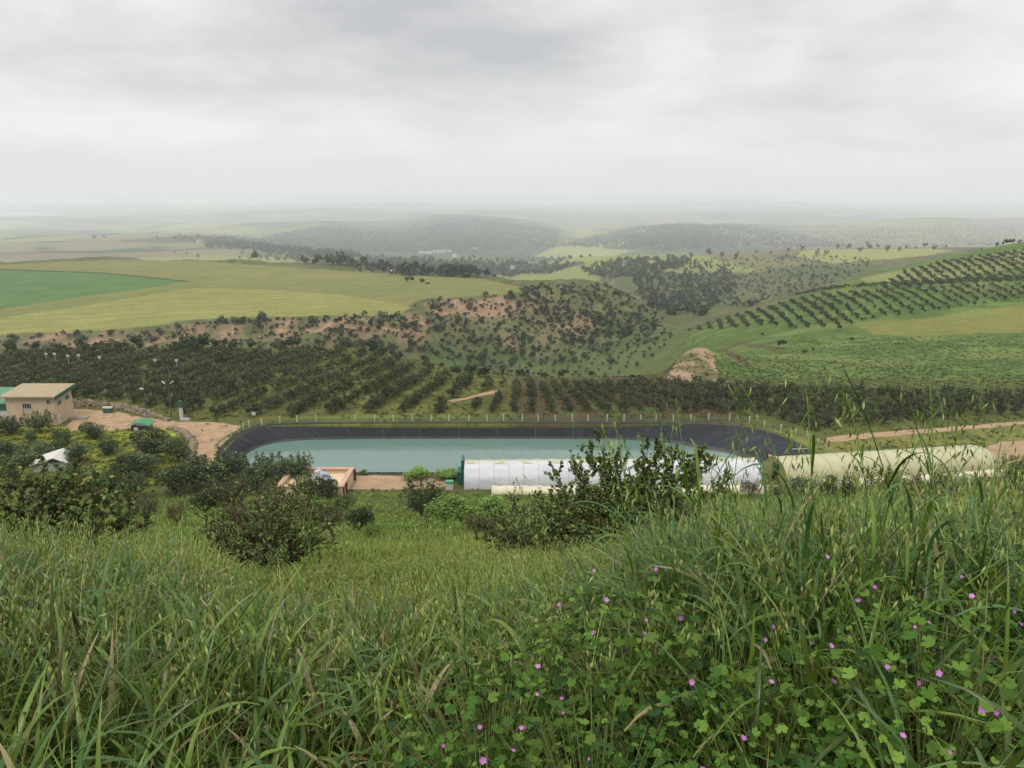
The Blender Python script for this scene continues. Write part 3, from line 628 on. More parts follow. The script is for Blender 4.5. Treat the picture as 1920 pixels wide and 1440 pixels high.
# ------------------------------------------------------------------ bushes, saplings and olive rows on the slopes
def scatter(poly, n, ymin=120, ymax=3000, seed=1, gap=0.0):
    rng = np.random.default_rng(seed); P_ = np.array(poly, float); out = []
    px = rng.uniform(P_[:, 0].min(), P_[:, 0].max(), n * 6); py = rng.uniform(P_[:, 1].min(), P_[:, 1].max(), n * 6)
    k = inside(poly, px, py); px, py = px[k][:n], py[k][:n]
    g, ok = ground_at(px, py, 60, 38000); g = g[ok]; k = (g[:, 1] > float(ST(ymin))) & (g[:, 1] < float(ST(ymax))); return g[k]
def hillside():
    G = [scatter([(-20, 640), (120, 626), (300, 618), (350, 608), (460, 600), (600, 598), (760, 594), (800, 625), (790, 660), (640, 655), (400, 660), (150, 664), (-20, 664)], 330, seed=2),
         scatter([(330, 612), (460, 597), (600, 595), (770, 588), (770, 604), (600, 606), (340, 624)], 70, seed=21),
         scatter([(775, 572), (830, 562), (990, 552), (1060, 575), (1040, 660), (930, 690), (860, 705), (760, 670), (790, 620)], 230, seed=3),
         scatter([(960, 540), (1060, 534), (1140, 535), (1200, 568), (1255, 602), (1220, 625), (1060, 650), (1030, 600)], 460, seed=4),
         scatter([(600, 600), (760, 594), (800, 560), (1000, 552), (1250, 602), (1240, 640), (1040, 690), (900, 706), (760, 680), (620, 655)], 420, seed=6),
         scatter([(850, 700), (1000, 640), (1230, 606), (1250, 615), (1050, 655), (900, 712)], 60, seed=5)]
    g = np.concatenate(G); px, py, zc = proj(g[:, 0], g[:, 1], g[:, 2]); k = ~inside(FIELD_EDGE, px, py + 3); g, zc = g[k], zc[k]
    w = np.exp(RNG.normal(0.70, 0.32, len(g))).clip(.9, 4.6); w = np.where(g[:, 1] > 380, w * 1.05, w); o = np.argsort(-w / zc); g, w = g[o], w[o]
    cm = [crown_mesh('bush_foliage', 200 + i, 240, 0.085, BC, BW, lumps=9 + i % 4, low=0.02) for i in range(6)]
    for i in range(300):
        o = link('hillside_bush', cm[RNG.integers(0, 6)]); o.location = g[i] + [0, 0, -.1]; o.rotation_euler.z = RNG.uniform(0, 6.28); o.scale = (w[i], w[i], w[i] * RNG.uniform(.75, 1.0))
        tag(o, 'dark green bush dotting the bare soil slope below the plateau fields' if g[i, 0] < -45 else 'dark green bush scattered over the grassy spur above the gully', 'bush', 'bushes on the slope below the fields' if g[i, 0] < -45 else 'bushes on the spur')
    ar = [crown_arrays(230 + i, 110, 0.115, BC, BW, lumps=6, low=0.02) for i in range(5)]; m = len(g) - 300
    merged('hillside_bushes', ar, g[300:] + [0, 0, -.1], w[300:], w[300:] * RNG.uniform(.75, 1.0, m), RNG.uniform(0, 6.28, m), 'smaller bushes sprinkled over the hillside', 'bushes')
    print('bushes', len(g))
hillside()
def grid_on(poly, d, along, across, seed, jit=0.12, ymin=100, ymax=700):
    """A planted grid with rows along the world direction d, kept where the region is."""
    rng = np.random.default_rng(seed); g, ok = ground_at([q[0] for q in poly], [q[1] for q in poly], 60, 3000); g = g[ok]
    d = np.array(d) / np.hypot(*d); e = np.array([-d[1], d[0]]); c = g[:, :2].mean(0); Rr = np.abs(g[:, :2] - c).max() * 1.5
    a, b = np.meshgrid(np.arange(-Rr, Rr, along), np.arange(-Rr, Rr, across)); a, b = a.ravel(), b.ravel()
    q = c + a[:, None] * d + b[:, None] * e + rng.normal(size=(len(a), 2)) * along * jit
    q = q[(q[:, 1] > ymin) & (q[:, 1] < ymax)]; z = height(q[:, 0], q[:, 1]); px, py, _ = proj(q[:, 0], q[:, 1], z); k = inside(poly, px, py)
    return np.column_stack([q, z])[k]
SAP = [(900, 716), (985, 684), (1060, 655), (1170, 628), (1240, 612), (1262, 632), (1210, 690), (1130, 708), (1000, 712)]
OLV = [(1640, 540), (1660, 530), (1700, 508), (1780, 490), (1920, 470), (1965, 465), (1965, 528), (1800, 534), (1690, 543)]
OLV2 = [(1290, 622), (1335, 604), (1420, 582), (1480, 566), (1540, 552), (1640, 546), (1800, 538), (1965, 532), (1965, 556), (1850, 570), (1740, 588), (1640, 598), (1590, 612), (1540, 616), (1500, 618), (1440, 612), (1380, 616)]
BELT = [(1480, 556), (1560, 542), (1660, 536), (1760, 532), (1860, 528), (1960, 524)]
def plantings():
    g = grid_on(SAP, (0.35, 1.0), 5.2, 5.2, 5); RNG.shuffle(g); g = g[:290]
    cm = [crown_mesh('sapling_foliage', 260 + i, 110, 0.11, BC, BW, lumps=7, low=.02) for i in range(3)]
    for q in g:
        o = link('olive_sapling', cm[RNG.integers(0, 3)]); o.location = q; w = RNG.uniform(1.4, 2.2); o.scale = (w, w, w * .9); o.rotation_euler.z = RNG.uniform(0, 6.28)
        tag(o, 'small round sapling planted in a grid on the green gully floor', 'sapling', 'saplings in the gully')
    a, _ = ground_at([1700, 1745], [512, 552], 60, 2000); d = a[0] - a[1]
    g1 = grid_on(OLV, d[:2], 2.1, 3.7, 6, 0.15, ymax=430); a, _ = ground_at([1468, 1522], [570, 614], 60, 2000); g2 = grid_on(OLV2, (a[0] - a[1])[:2], 2.1, 4.0, 8, 0.16, ymax=430)
    ln = []
    for (x0, y0), (x1, y1) in zip(BELT[:-1], BELT[1:]):
        b, _ = ground_at(np.linspace(x0, x1, 16), np.linspace(y0, y1, 16), 60, 2000); ln += [b, b + [1.5, 4.5, 0]]
    ln = np.concatenate(ln); ln[:, 2] = height(ln[:, 0], ln[:, 1]); g = np.concatenate([g1, g2, ln]); px, py, zc = proj(g[:, 0], g[:, 1], g[:, 2])
    k = RNG.uniform(size=len(px)) > .1; g, zc, px = g[k], zc[k], px[k]
    OV = [alb(50, 58, 40, k=K2), alb(66, 72, 50, k=K2), alb(84, 88, 60, k=K2)]
    cm = [crown_mesh('olive_crown', 270 + i, 220, 0.08, OV, BW, lumps=7, low=.05) for i in range(4)]
    o_ = np.argsort(zc); g = g[o_]
    for q in g[:300]:
        o = link('olive_tree', cm[RNG.integers(0, 4)]); o.location = q; w = RNG.uniform(1.2, 2.2); o.scale = (w, w, w * .85); o.rotation_euler.z = RNG.uniform(0, 6.28)
        tag(o, 'dark olive tree in the slanting rows on the right-hand hill', 'tree', 'olive rows on the right-hand hill')
    m = len(g) - 300
    if m > 0:
        ar = [crown_arrays(280 + i, 70, 0.14, OV, BW, lumps=7, low=.05) for i in range(4)]; w = RNG.uniform(1.3, 2.2, m)
        merged('olive_rows', ar, g[300:], w, w * .85, RNG.uniform(0, 6.28, m), 'upper rows of olive trees near the hill crest', 'olive rows')
    print('saplings/olives', len(g))
    cm = [crown_mesh('bush_foliage', 290 + i, 240, 0.09, BC, BW, lumps=8, low=.0) for i in range(3)]
    for i, (x, y, w, lab) in enumerate([(1467, 653, 25, 'round dark bush alone on the green hill above the bare bank'), (1509, 664, 15, 'low dark bush beside a smaller one on the green hill'), (1524, 657, 9, 'tiny dark bush touching a wider one on the green hill'),
                                        (1598, 641, 13, 'small dark bush below the edge of the ochre field'), (1575, 617, 13, 'dark bush at the lower end of the olive rows'), (1145, 684, 24, 'single wide bush on the green gully side above the bare bank'),
                                        (1186, 713, 16, 'dark bush at the gully edge just beyond the orchard'), (1430, 629, 9, 'tiny bush on the pale strip above the green hill')]):
        q, _ = ground_at([x], [y], 60, 2000); _, _, zc = proj(*q[0]); w = w * zc / F
        o = link('hill_bush', cm[i % 3]); o.location = q[0]; o.scale = (w, w, w * .75); tag(o, lab, 'bush')
    for i, (x, y, w, h, lab) in enumerate([(768, 531, 22, 16, 'broad dark tree in the little clump on the yellow-green field'), (792, 531, 13, 13, 'smaller round tree at the right of the clump on the field'), (803, 532, 16, 4, 'low scrub trailing right of the trees on the field')]):
        q, _ = ground_at([x], [y], 60, 2000); _, _, zc = proj(*q[0])
        o = link('field_tree', cm[i % 3]); o.location = q[0] - [0, 0, .3]; o.scale = (w * zc / F, w * zc / F, h * zc / F); tag(o, lab, 'tree')
plantings()
def woods():
    WC = [alb(48, 60, 42, k=1.8), alb(64, 76, 50, k=1.8), alb(84, 92, 62, k=1.8)]
    ar = [crown_arrays(300 + i, 60, 0.14, WC, BW, lumps=7, low=.02) for i in range(6)]
    def mass(name, poly, n, size, label, seed, ymin=400, ymax=4000):
        g = scatter(poly, n, ymin, ymax, seed); m = len(g); w = size * RNG.uniform(.6, 1.3, m)
        merged(name, ar, g + [0, 0, -.3], w, w * RNG.uniform(.75, 1.15, m), RNG.uniform(0, 6.28, m), label, 'woodland')
    mass('valley_woodland', [(640, 502), (700, 484), (860, 490), (1000, 498), (1090, 492), (1040, 513), (940, 521), (760, 518)], 420, 8, 'dark trees filling the valley beyond the plateau', 31)
    mass('gully_woodland', [(1185, 520), (1230, 500), (1300, 490), (1370, 500), (1380, 545), (1320, 590), (1240, 592), (1200, 566)], 480, 5.5, 'dark trees crowding the side of the deep gully', 32)
    mass('ridge_woodland', [(1090, 506), (1150, 489), (1290, 484), (1300, 492), (1190, 520), (1110, 524)], 300, 7, 'trees along the ridge left of the gully', 33)
    mass('slope_scrub', [(1300, 486), (1480, 474), (1640, 486), (1600, 520), (1480, 552), (1400, 578), (1340, 580), (1380, 520)], 420, 3.4, 'scrub dotting the far slope of the gully', 34)
    mass('knoll_woodland', [(384, 462), (392, 452), (440, 456), (520, 466), (600, 474), (690, 480), (640, 492), (500, 476), (420, 464)], 420, 14, 'wood on the knoll left of the valley', 35)
    mass('distant_woodland', [(318, 452), (330, 446), (500, 448), (640, 452), (700, 462), (640, 474), (520, 462)], 480, 12, 'distant belt of trees fading into haze', 36, 900, 4000)
    mass('scattered_woodland', [(430, 486), (520, 478), (700, 486), (1000, 484), (1120, 480), (1010, 500), (820, 492), (640, 500)], 190, 9, 'loose trees among the valley fields', 37)
    mass('hill_forest', [(1052, 462), (1120, 440), (1180, 426), (1250, 414), (1350, 416), (1440, 430), (1520, 444), (1600, 466), (1420, 462), (1300, 472), (1180, 470)], 2800, 9, 'dark forest on the hazy hill', 38, 1500, 3000)
    mass('far_scrub', [(1420, 466), (1500, 440), (1620, 428), (1780, 420), (1940, 424), (1940, 462), (1600, 468)], 1100, 7, 'scrub speckling the hazy slopes on the right', 40, 1300, 3300)
    mass('far_forest', [(495, 470), (520, 440), (600, 424), (700, 424), (800, 414), (880, 408), (1000, 424), (1050, 440), (1040, 466), (870, 476), (700, 472)], 3000, 10, 'dark forest on the hazy hills left of centre', 39, 1400, 3600)
    cm = [crown_mesh('tree_crown', 320 + i, 80, 0.13, WC, BW, lumps=7, low=.03) for i in range(5)]
    tr = [trunk_mesh('tree_trunk', 40 + i) for i in range(2)]
    xs = [1296, 1330, 1352, 1382, 1418, 1446, 1478, 1502, 1533, 1550, 1570, 1590, 1612, 1628, 1646, 1664, 1686, 1700, 1716, 1733, 1752, 1772]
    for i, x in enumerate(xs):
        q = at_Y(x, 470, float(ST(RNG.uniform(840, 940)))); q[2] = H1(q[0], q[1]); h = RNG.uniform(5, 11) * (1.5 if x in (1628, 1686, 1733, 1533) else 1)
        t = thing('skyline_tree', 'dark tree standing in the loose row along the far ridge', 'tree', q, RNG.uniform(0, 6.28), (h * RNG.uniform(.6, 1.2), h * .9, h), 'trees along the far ridge')
        link('crown', cm[i % 5], t); link('trunk', tr[i % 2], t)
    for i, (x, y, w) in enumerate([(372, 484, 10), (395, 470, 18), (413, 468, 14), (430, 470, 16), (455, 478, 9), (480, 480, 8), (505, 478, 10), (560, 484, 14), (606, 490, 16), (618, 490, 14), (676, 510, 12), (700, 512, 14), (735, 518, 14), (790, 516, 10), (850, 520, 12), (880, 521, 14), (960, 522, 12), (928, 522, 12), (350, 478, 6), (328, 476, 5), (295, 448, 7), (178, 449, 10), (196, 449, 9)]):
        q, _ = ground_at([x], [y], 60, 14000); _, _, zc = proj(*q[0]); w = w * zc / F
        o = link('valley_tree', cm[i % 5]); o.location = q[0]; o.scale = (w, w, w * .9); tag(o, 'dark tree standing apart among the hazy fields past the plateau', 'tree', 'single trees beyond the plateau')
    # trees and rows on the crest at the far right
    g = []
    for x0, y0, x1, y1, n in ((1500, 483, 1640, 478, 14), (1640, 478, 1785, 466, 18), (1785, 470, 1940, 452, 20)):
        for k in range(n):
            t = (k + RNG.uniform(-.3, .3)) / n; q = at_Y(x0 + (x1 - x0) * t, 470, 430 + RNG.uniform(-12, 30)); g.append((q[0], q[1], H1(q[0], q[1])))
    g = np.array(g); w = RNG.uniform(2.2, 4.2, len(g))
    for q, ww in zip(g, w):
        o = link('crest_tree', cm[RNG.integers(0, 5)]); o.location = q; o.scale = (ww, ww, ww); tag(o, 'dark tree in the belt along the crest of the right-hand hill', 'tree', 'tree belt on the right-hand crest')
woods()
# ------------------------------------------------------------------ far buildings
M_WHITE = plain('white_plaster', alb(232, 228, 220), 0.8, 0.08, 2)
M_TEAL = plain('teal_sheet', alb(96, 150, 132), 0.5, 0.15, 3)
M_CLAY = plain('clay_roof', alb(176, 128, 104), 0.8, 0.2, 3)
def far_house(px, py, wpx, hpx, roofm, label, group=None, depth=8.0):
    q, _ = ground_at([px], [py], 60, 20000); q = q[0]; _, _, zc = proj(*q); w, h = wpx * zc / F, hpx * zc / F
    t = thing('white_house', label, 'house', q, 0, None, group)
    MB().box(-w / 2, w / 2, 0, depth, -1.5, h).obj('wall', M_WHITE, t)
    r = MB(); r.add([(-w / 2 - .3, -.3, h), (w / 2 + .3, -.3, h), (w / 2 + .3, depth + .3, h), (-w / 2 - .3, depth + .3, h), (-w / 2 - .3, depth / 2, h * 1.25), (w / 2 + .3, depth / 2, h * 1.25)], [(0, 1, 5, 4), (2, 3, 4, 5), (1, 2, 5), (3, 0, 4), (3, 2, 1, 0)]); r.obj('roof', roofm, t)
for i, (x, y, w, h) in enumerate([(790, 475, 9, 3), (803, 476, 14, 4), (818, 474, 12, 4), (832, 474, 13, 5), (843, 473, 6, 3)]):
    far_house(x, y, w, h, M_CLAY if i % 2 else M_WHITE, 'tiny white house in the hazy hamlet under the wooded hills', 'houses of the far hamlet')
far_house(893, 467, 16, 2, M_WHITE, 'long low white shed beyond the hamlet at the field edge')
far_house(852, 482, 8, 4, M_WHITE, 'small white house by itself just below the hamlet')
far_house(962, 505, 10, 6, M_TEAL, 'white house with teal roof among trees beyond the plateau')
far_house(736, 512, 7, 4, M_WHITE, 'white hut between the dark trees behind the field')
far_house(372, 455, 8, 2.5, M_WHITE, 'pale shed left of the wooded knoll')
# ------------------------------------------------------------------ farm buildings and yard furniture
M_WALL = plain('house_plaster', alb(200, 174, 146, k=1.4), 0.9, 0.10, 0.7, 0.15, stain=alb(178, 150, 122, k=1.4))
M_ROOF = plain('concrete_roof', alb(192, 174, 142), 0.9, 0.10, 0.8, 0.15, stain=alb(170, 152, 122))
M_GREEN = plain('green_paint', alb(62, 112, 84), 0.5, 0.12, 2)
M_FRAME = plain('white_frame', alb(226, 224, 218), 0.6, 0.05, 3)
M_DARK = plain('dark_glass_and_inside', alb(40, 42, 46), 0.25, 0.2, 3, 0.5)  # glass of the panes; its dark colour also stands for shade in tunnel doorways
M_GREY = plain('grey_metal', alb(98, 108, 100), 0.5, 0.15, 4)
M_STONE = plain('rubble_stone', alb(150, 134, 112), 0.95, 0.35, 1.6, 0.1, bump=0.1, stain=alb(104, 96, 78))
M_POST = plain('concrete_post', alb(198, 192, 174, k=1.3), 0.9, 0.12, 3)
M_BASE = plain('pale_base', alb(170, 160, 140), 0.9, 0.15, 2)
def zoff(p): return p[0], p[1]
def farm_house():
    Y0, Y1 = 107.0, 111.6; x0, x1 = at_Y(17, 797, Y0)[0], at_Y(107, 797, Y0)[0]; zt, zb = 4.15, 4.65
    t = thing('farm_house', 'beige flat-roofed farm house standing at the edge of the sandy yard', 'house', (x0, Y0, 0)); w, d = x1 - x0, Y1 - Y0
    b = MB(); b.add([(0, 0, -.3), (w, 0, -.3), (w, d, -.3), (0, d, -.3), (0, 0, zt), (w, 0, zt), (w, d, zb), (0, d, zb)], [(0, 1, 5, 4), (1, 2, 6, 5), (2, 3, 7, 6), (3, 0, 4, 7), (4, 5, 6, 7)]); b.obj('wall', M_WALL, t)
    b.v, b.f = [], []; e = .5
    b.add([(-e, -e, zt - .02), (w + e, -e, zt - .02), (w + e, d + e, zb + .05), (-e, d + e, zb + .05), (-e, -e, zt + .22), (w + e, -e, zt + .22), (w + e, d + e, zb + .34), (-e, d + e, zb + .34)], [(3, 2, 1, 0), (4, 5, 6, 7), (0, 1, 5, 4), (1, 2, 6, 5), (2, 3, 7, 6), (3, 0, 4, 7)])
    r = b.obj('roof', M_ROOF, t); e2 = e + .015
    MB().add([(w + e2, -e, zt - .3), (w + e2 + .05, -e, zt - .3), (w + e2 + .05, d + e, zb - .2), (w + e2, d + e, zb - .2), (w + e2, -e, zt + .25), (w + e2 + .05, -e, zt + .25), (w + e2 + .05, d + e, zb + .37), (w + e2, d + e, zb + .37)],
             [(3, 2, 1, 0), (4, 5, 6, 7), (0, 1, 5, 4), (1, 2, 6, 5), (2, 3, 7, 6), (3, 0, 4, 7)]).obj('fascia', M_GREEN, r)
    def window(cx, cz, ww, hh, side=False, bars=3):
        M = Matrix.Translation((w + .0, cx, cz)) @ Matrix.Rotation(R(90), 4, 'Z') if side else Matrix.Translation((cx, 0, cz))
        s = 1
        f = MB(); k = .09
        for a in ((-ww / 2, ww / 2, -hh / 2, -hh / 2 + k), (-ww / 2, ww / 2, hh / 2 - k, hh / 2), (-ww / 2, -ww / 2 + k, -hh / 2 + k, hh / 2 - k), (ww / 2 - k, ww / 2, -hh / 2 + k, hh / 2 - k)): f.box(a[0], a[1], -.07, .03, a[2], a[3], M)
        for i in range(1, bars + 1): x = -ww / 2 + ww * i / (bars + 1); f.box(x - .025, x + .025, -.06, .02, -hh / 2 + k, hh / 2 - k, M)
        fr = f.obj('window', M_FRAME, t); MB().box(-ww / 2 + .02, ww / 2 - .02, -.03, .02, -hh / 2 + .02, hh / 2 - .02, M).obj('pane', M_DARK, fr)
    sx = w / 90.0
    window((56 - 17) * sx, 2.85, 18 * sx, .95); window((97 - 17) * sx, 3.45, 8.5 * sx, .8, bars=1)
    window(1.25, 3.1, 1.15, .85, True, 2); window(3.3, 3.3, 1.15, .85, True, 2)
    dr = MB().box(w + .01, w + .06, .25, 1.1, 0, 1.55).obj('door', M_FRAME, t); MB().box(w + .06, w + .1, .95, 1.02, .7, .85).obj('handle', M_GREY, dr)
    MB().box(w + .02, w + 2.6, 3.0, 4.2, -.1, .22).obj('step', M_BASE, t)
farm_house()
def green_shed():
    Y0 = 107.6; x1 = at_Y(16.5, 797, Y0)[0] - .1; t = thing('green_shed', 'shed with a ribbed green metal roof joined to the farm house', 'shed', (x1 - 9, Y0, 0))
    MB().box(0, 9, .3, 5, -.3, 2.5).obj('wall', M_FRAME, t); MB().box(-.0, 9, .18, .29, 2.0, 2.95).obj('fascia', plain('dark_green_sheet', alb(48, 104, 92), .5, .12, 3), t)
    b = MB()
    for i in range(30): b.box(i * .3, i * .3 + .22, .0, 5.2, 0, .06, Matrix.Translation((0, 0, 2.98)) @ Matrix.Rotation(R(14), 4, 'X'))
    b.box(0, 9, .0, 5.2, -.05, -.003, Matrix.Translation((0, 0, 2.98)) @ Matrix.Rotation(R(14), 4, 'X')); b.obj('roof', plain('green_sheet', alb(120, 172, 130), .5, .1, 2), t)
green_shed()
def street_lamp(px, base, top, heads, label):
    p = on_plane(px, base); h = 0; q = at_Y(px, top, p[1]); h = q[2]
    t = thing('street_lamp', label, 'street lamp', p)
    MB().tube([(0, 0, -.1), (0, 0, h * .5), (0, 0, h - .35)], [.09, .075, .06], 8).obj('pole', M_GREY, t)
    b = MB()
    for s in heads: b.tube([(0, 0, h - .4), (s * .25, -.05, h - .3), (s * .45, -.08, h - .12)], .03, 6)
    b.obj('bracket', M_GREY, t)
    for s in heads:
        o = MB().box(-.26, .26, -.11, .11, -.07, .07, Matrix.Translation((s * .62, -.1, h - .05)) @ Matrix.Rotation(R(-s * 42), 4, 'Y')).obj('lamp_head', M_FRAME, t)
street_lamp(322, 787, 716, (-1, 1), 'tall two-headed lamp post by the stone wall at the track')
street_lamp(277, 796, 728, (-.4,), 'thin single-headed lamp post beside the green-roofed kiosk')
def standpipe():
    p = on_plane(341, 787); t = thing('standpipe', 'white concrete standpipe with green top by the track', 'standpipe', p)
    MB().box(-.22, .22, -.2, .2, 0, 1.9).obj('post', M_FRAME, t); MB().box(-.26, .26, -.24, .24, 1.9, 2.9).obj('cap', M_GREEN, t)
    MB().box(-.1, 1.3, -.45, -.22, 0, .35).obj('base', M_FRAME, t); MB().tube([(0, 0, 3.2), (-.6, 0, 2.0), (-1.8, .2, .9)], .05).obj('pipe', M_GREEN, t)
standpipe()
def rock_strip(name, pts, hts, width, label, cat, mat, seed, lean=0.0):
    """A wall or bank of rough stone along a line on the ground."""
    P0 = np.array([on_plane(a, b)[:2] for a, b in pts]); n = 90; s = np.linspace(0, len(P0) - 1, n)
    x = np.interp(s, range(len(P0)), P0[:, 0]); y = np.interp(s, range(len(P0)), P0[:, 1]); h = np.interp(s, range(len(hts)), hts); w = np.interp(s, range(len(hts)), width if np.ndim(width) else [width] * len(hts))
    tx, ty = np.gradient(x), np.gradient(y); l = np.hypot(tx, ty); nx, ny = ty / l, -tx / l; V = []
    prof = [(-.6, -.2), (-.5, .35), (-.42, .75), (-.25, 1.0), (.1, 1.02), (.3, .95), (.42, .6), (.55, .2), (.6, -.2)]
    for i in range(n):
        for k, (a, b) in enumerate(prof):
            j = (vnoise(np.array([s[i] * 9 + k * 3.1]), np.array([k * 1.7]), seed)[0] - .5)
            V.append((x[i] + nx[i] * a * w[i] + j * .5 * w[i] * .6, y[i] + ny[i] * a * w[i] + j * .5, max(-.3, b * h[i] * (1 + j * .9)) if b > 0 else -.3))
    m = len(prof); q = [(i * m + k, (i + 1) * m + k, (i + 1) * m + k + 1, i * m + k + 1) for i in range(n - 1) for k in range(m - 1)]
    me = bpy.data.meshes.new(name); me.from_pydata(V, [], q); me.materials.append(mat); me.update(); tag(link(name, me), label, cat)
rock_strip('stone_wall', [(134, 762), (170, 762), (210, 765), (240, 770), (268, 776), (290, 783), (318, 790)], [.9, .9, .8, .8, .7, .6, .3], .7, 'low rubble wall between the sandy yard and the orchard', 'wall', M_STONE, 4)
rock_strip('rubble_bank', [(318, 803), (338, 808), (352, 820), (360, 835), (358, 850), (350, 870)], [.25, .4, .5, .5, .45, .35], [.7, 1.1, 1.3, 1.3, 1.1, .8], 'curved rubble bank retaining the inner edge of the track', 'bank', M_STONE, 9)
def kiosk():
    p = on_plane(266, 806); t = thing('green_kiosk', 'small kiosk with a curved green roof behind the big dark tree', 'kiosk', p)
    MB().box(-1.2, 1.2, -.6, .8, 0, .75).obj('body', M_DARK, t); b = MB(); n = 9
    v = [(-1.6 + 3.2 * i / (n - 1), yy, .78 + .45 * math.sin(math.pi * i / (n - 1)) + (.2 if yy > 0 else 0) + zz) for zz in (0, .06) for yy in (-.9, 1.1) for i in range(n)]
    f = []
    for i in range(n - 1): f += [(i, i + 1, n + i + 1, n + i), (2 * n + i, 3 * n + i, 3 * n + i + 1, 2 * n + i + 1), (i, 2 * n + i, 2 * n + i + 1, i + 1), (n + i, n + i + 1, 3 * n + i + 1, 3 * n + i)]
    b.add(v, f).obj('roof', plain('bright_green_sheet', alb(70, 150, 92), .5, .12, 3), t); MB().box(-.8, -.2, -.66, -.61, .1, .55).obj('hatch', M_FRAME, t)
kiosk()
def small_things():
    p = on_plane(207, 772); t = thing('pump_box', 'green pump box with white lid at the low wall', 'box', p)
    MB().box(-.65, .65, -.9, -.45, 0, .75).obj('body', M_GREEN, t); MB().box(-.7, .7, -.95, -.4, .75, .95).obj('lid', M_FRAME, t)
    p = on_plane(477, 792); t = thing('warning_sign', 'small blank white sign on a pole by the pond fence', 'sign', p)
    MB().tube([(0, 0, 0), (0, 0, 1.5)], .03).obj('pole', M_GREY, t); MB().box(-.3, .3, -.06, -.03, 1.1, 1.6).obj('board', M_FRAME, t)
    p = on_plane(843, 917); t = thing('beehive_box', 'white box with a green lid near the white tunnel', 'box', p)
    MB().box(-.42, .42, -.3, .3, 0, .72).obj('body', plain('white_box', alb(222, 216, 204), .7, .08, 3), t); MB().box(-.44, .44, -.32, .32, .72, 1.0).obj('lid', plain('mint_lid', alb(96, 172, 142), .6, .08, 3), t)
    q = on_plane(1442, 859, -1.0); t = thing('orange_float', 'small orange float lying on the black liner', 'float', q)
    MB().tube([(-.5, 0, .3), (-.3, 0, .32), (.2, -.1, .26), (.55, -.2, .1)], [.1, .24, .22, .1], 8).obj('body', plain('orange_plastic', alb(226, 160, 128), .6, .1, 3), t); MB().tube([(.5, -.2, .12), (.9, -.3, .05), (1.2, -.5, .02)], .05).obj('rope', M_POST, t)
    a, b = on_plane(1484, 844, -.2), on_plane(1514, 843, .2); tag(MB().tube([a + [0, 0, .15], (a + b) / 2 + [0, 0, .15], b + [0, 0, .15]], .06, 6).obj('white_pipe', M_FRAME), 'thin white pipe lying on the liner at the right bank', 'pipe')
    for i, x in enumerate((89, 105, 130, 150, 189, 293, 333)):
        y = (679, 679, 683, 682, 686, 692, 692)[i]; q = on_plane(x, y + 6); o = MB().box(-.28, .28, -.05, .05, 2.1, 2.5).box(-.03, .03, -.03, .03, 0, 2.1).obj('white_marker', M_FRAME); o.location = q
        tag(o, 'tiny white marker board showing above the dark orchard', 'marker', 'white markers in the orchard')
    p = on_plane(94, 884); t = thing('white_shelter', 'white gable-roofed shelter half hidden behind the left bush', 'shelter', (p[0], p[1], H1(p[0], p[1])), R(12))
    b = MB(); w, d, h = 3.6, 3.0, 1.0
    b.box(-w / 2, w / 2, 0, d, 0, h).obj('wall', plain('shelter_canvas', alb(206, 206, 198), .8, .1, 2), t); r = MB(); e = .25
    r.add([(-w / 2 - e, -e, h), (0.6, -e, h + .75), (w / 2 + e, -e, h), (-w / 2 - e, d + e, h + .1), (0.6, d + e, h + .85), (w / 2 + e, d + e, h + .1), (-w / 2 - e, -e, h - .12), (.6, -e, h + .63), (w / 2 + e, -e, h - .12)], [(0, 1, 4, 3), (1, 2, 5, 4), (6, 7, 1, 0), (7, 8, 2, 1)]).obj('roof', M_WHITE, t)
small_things()
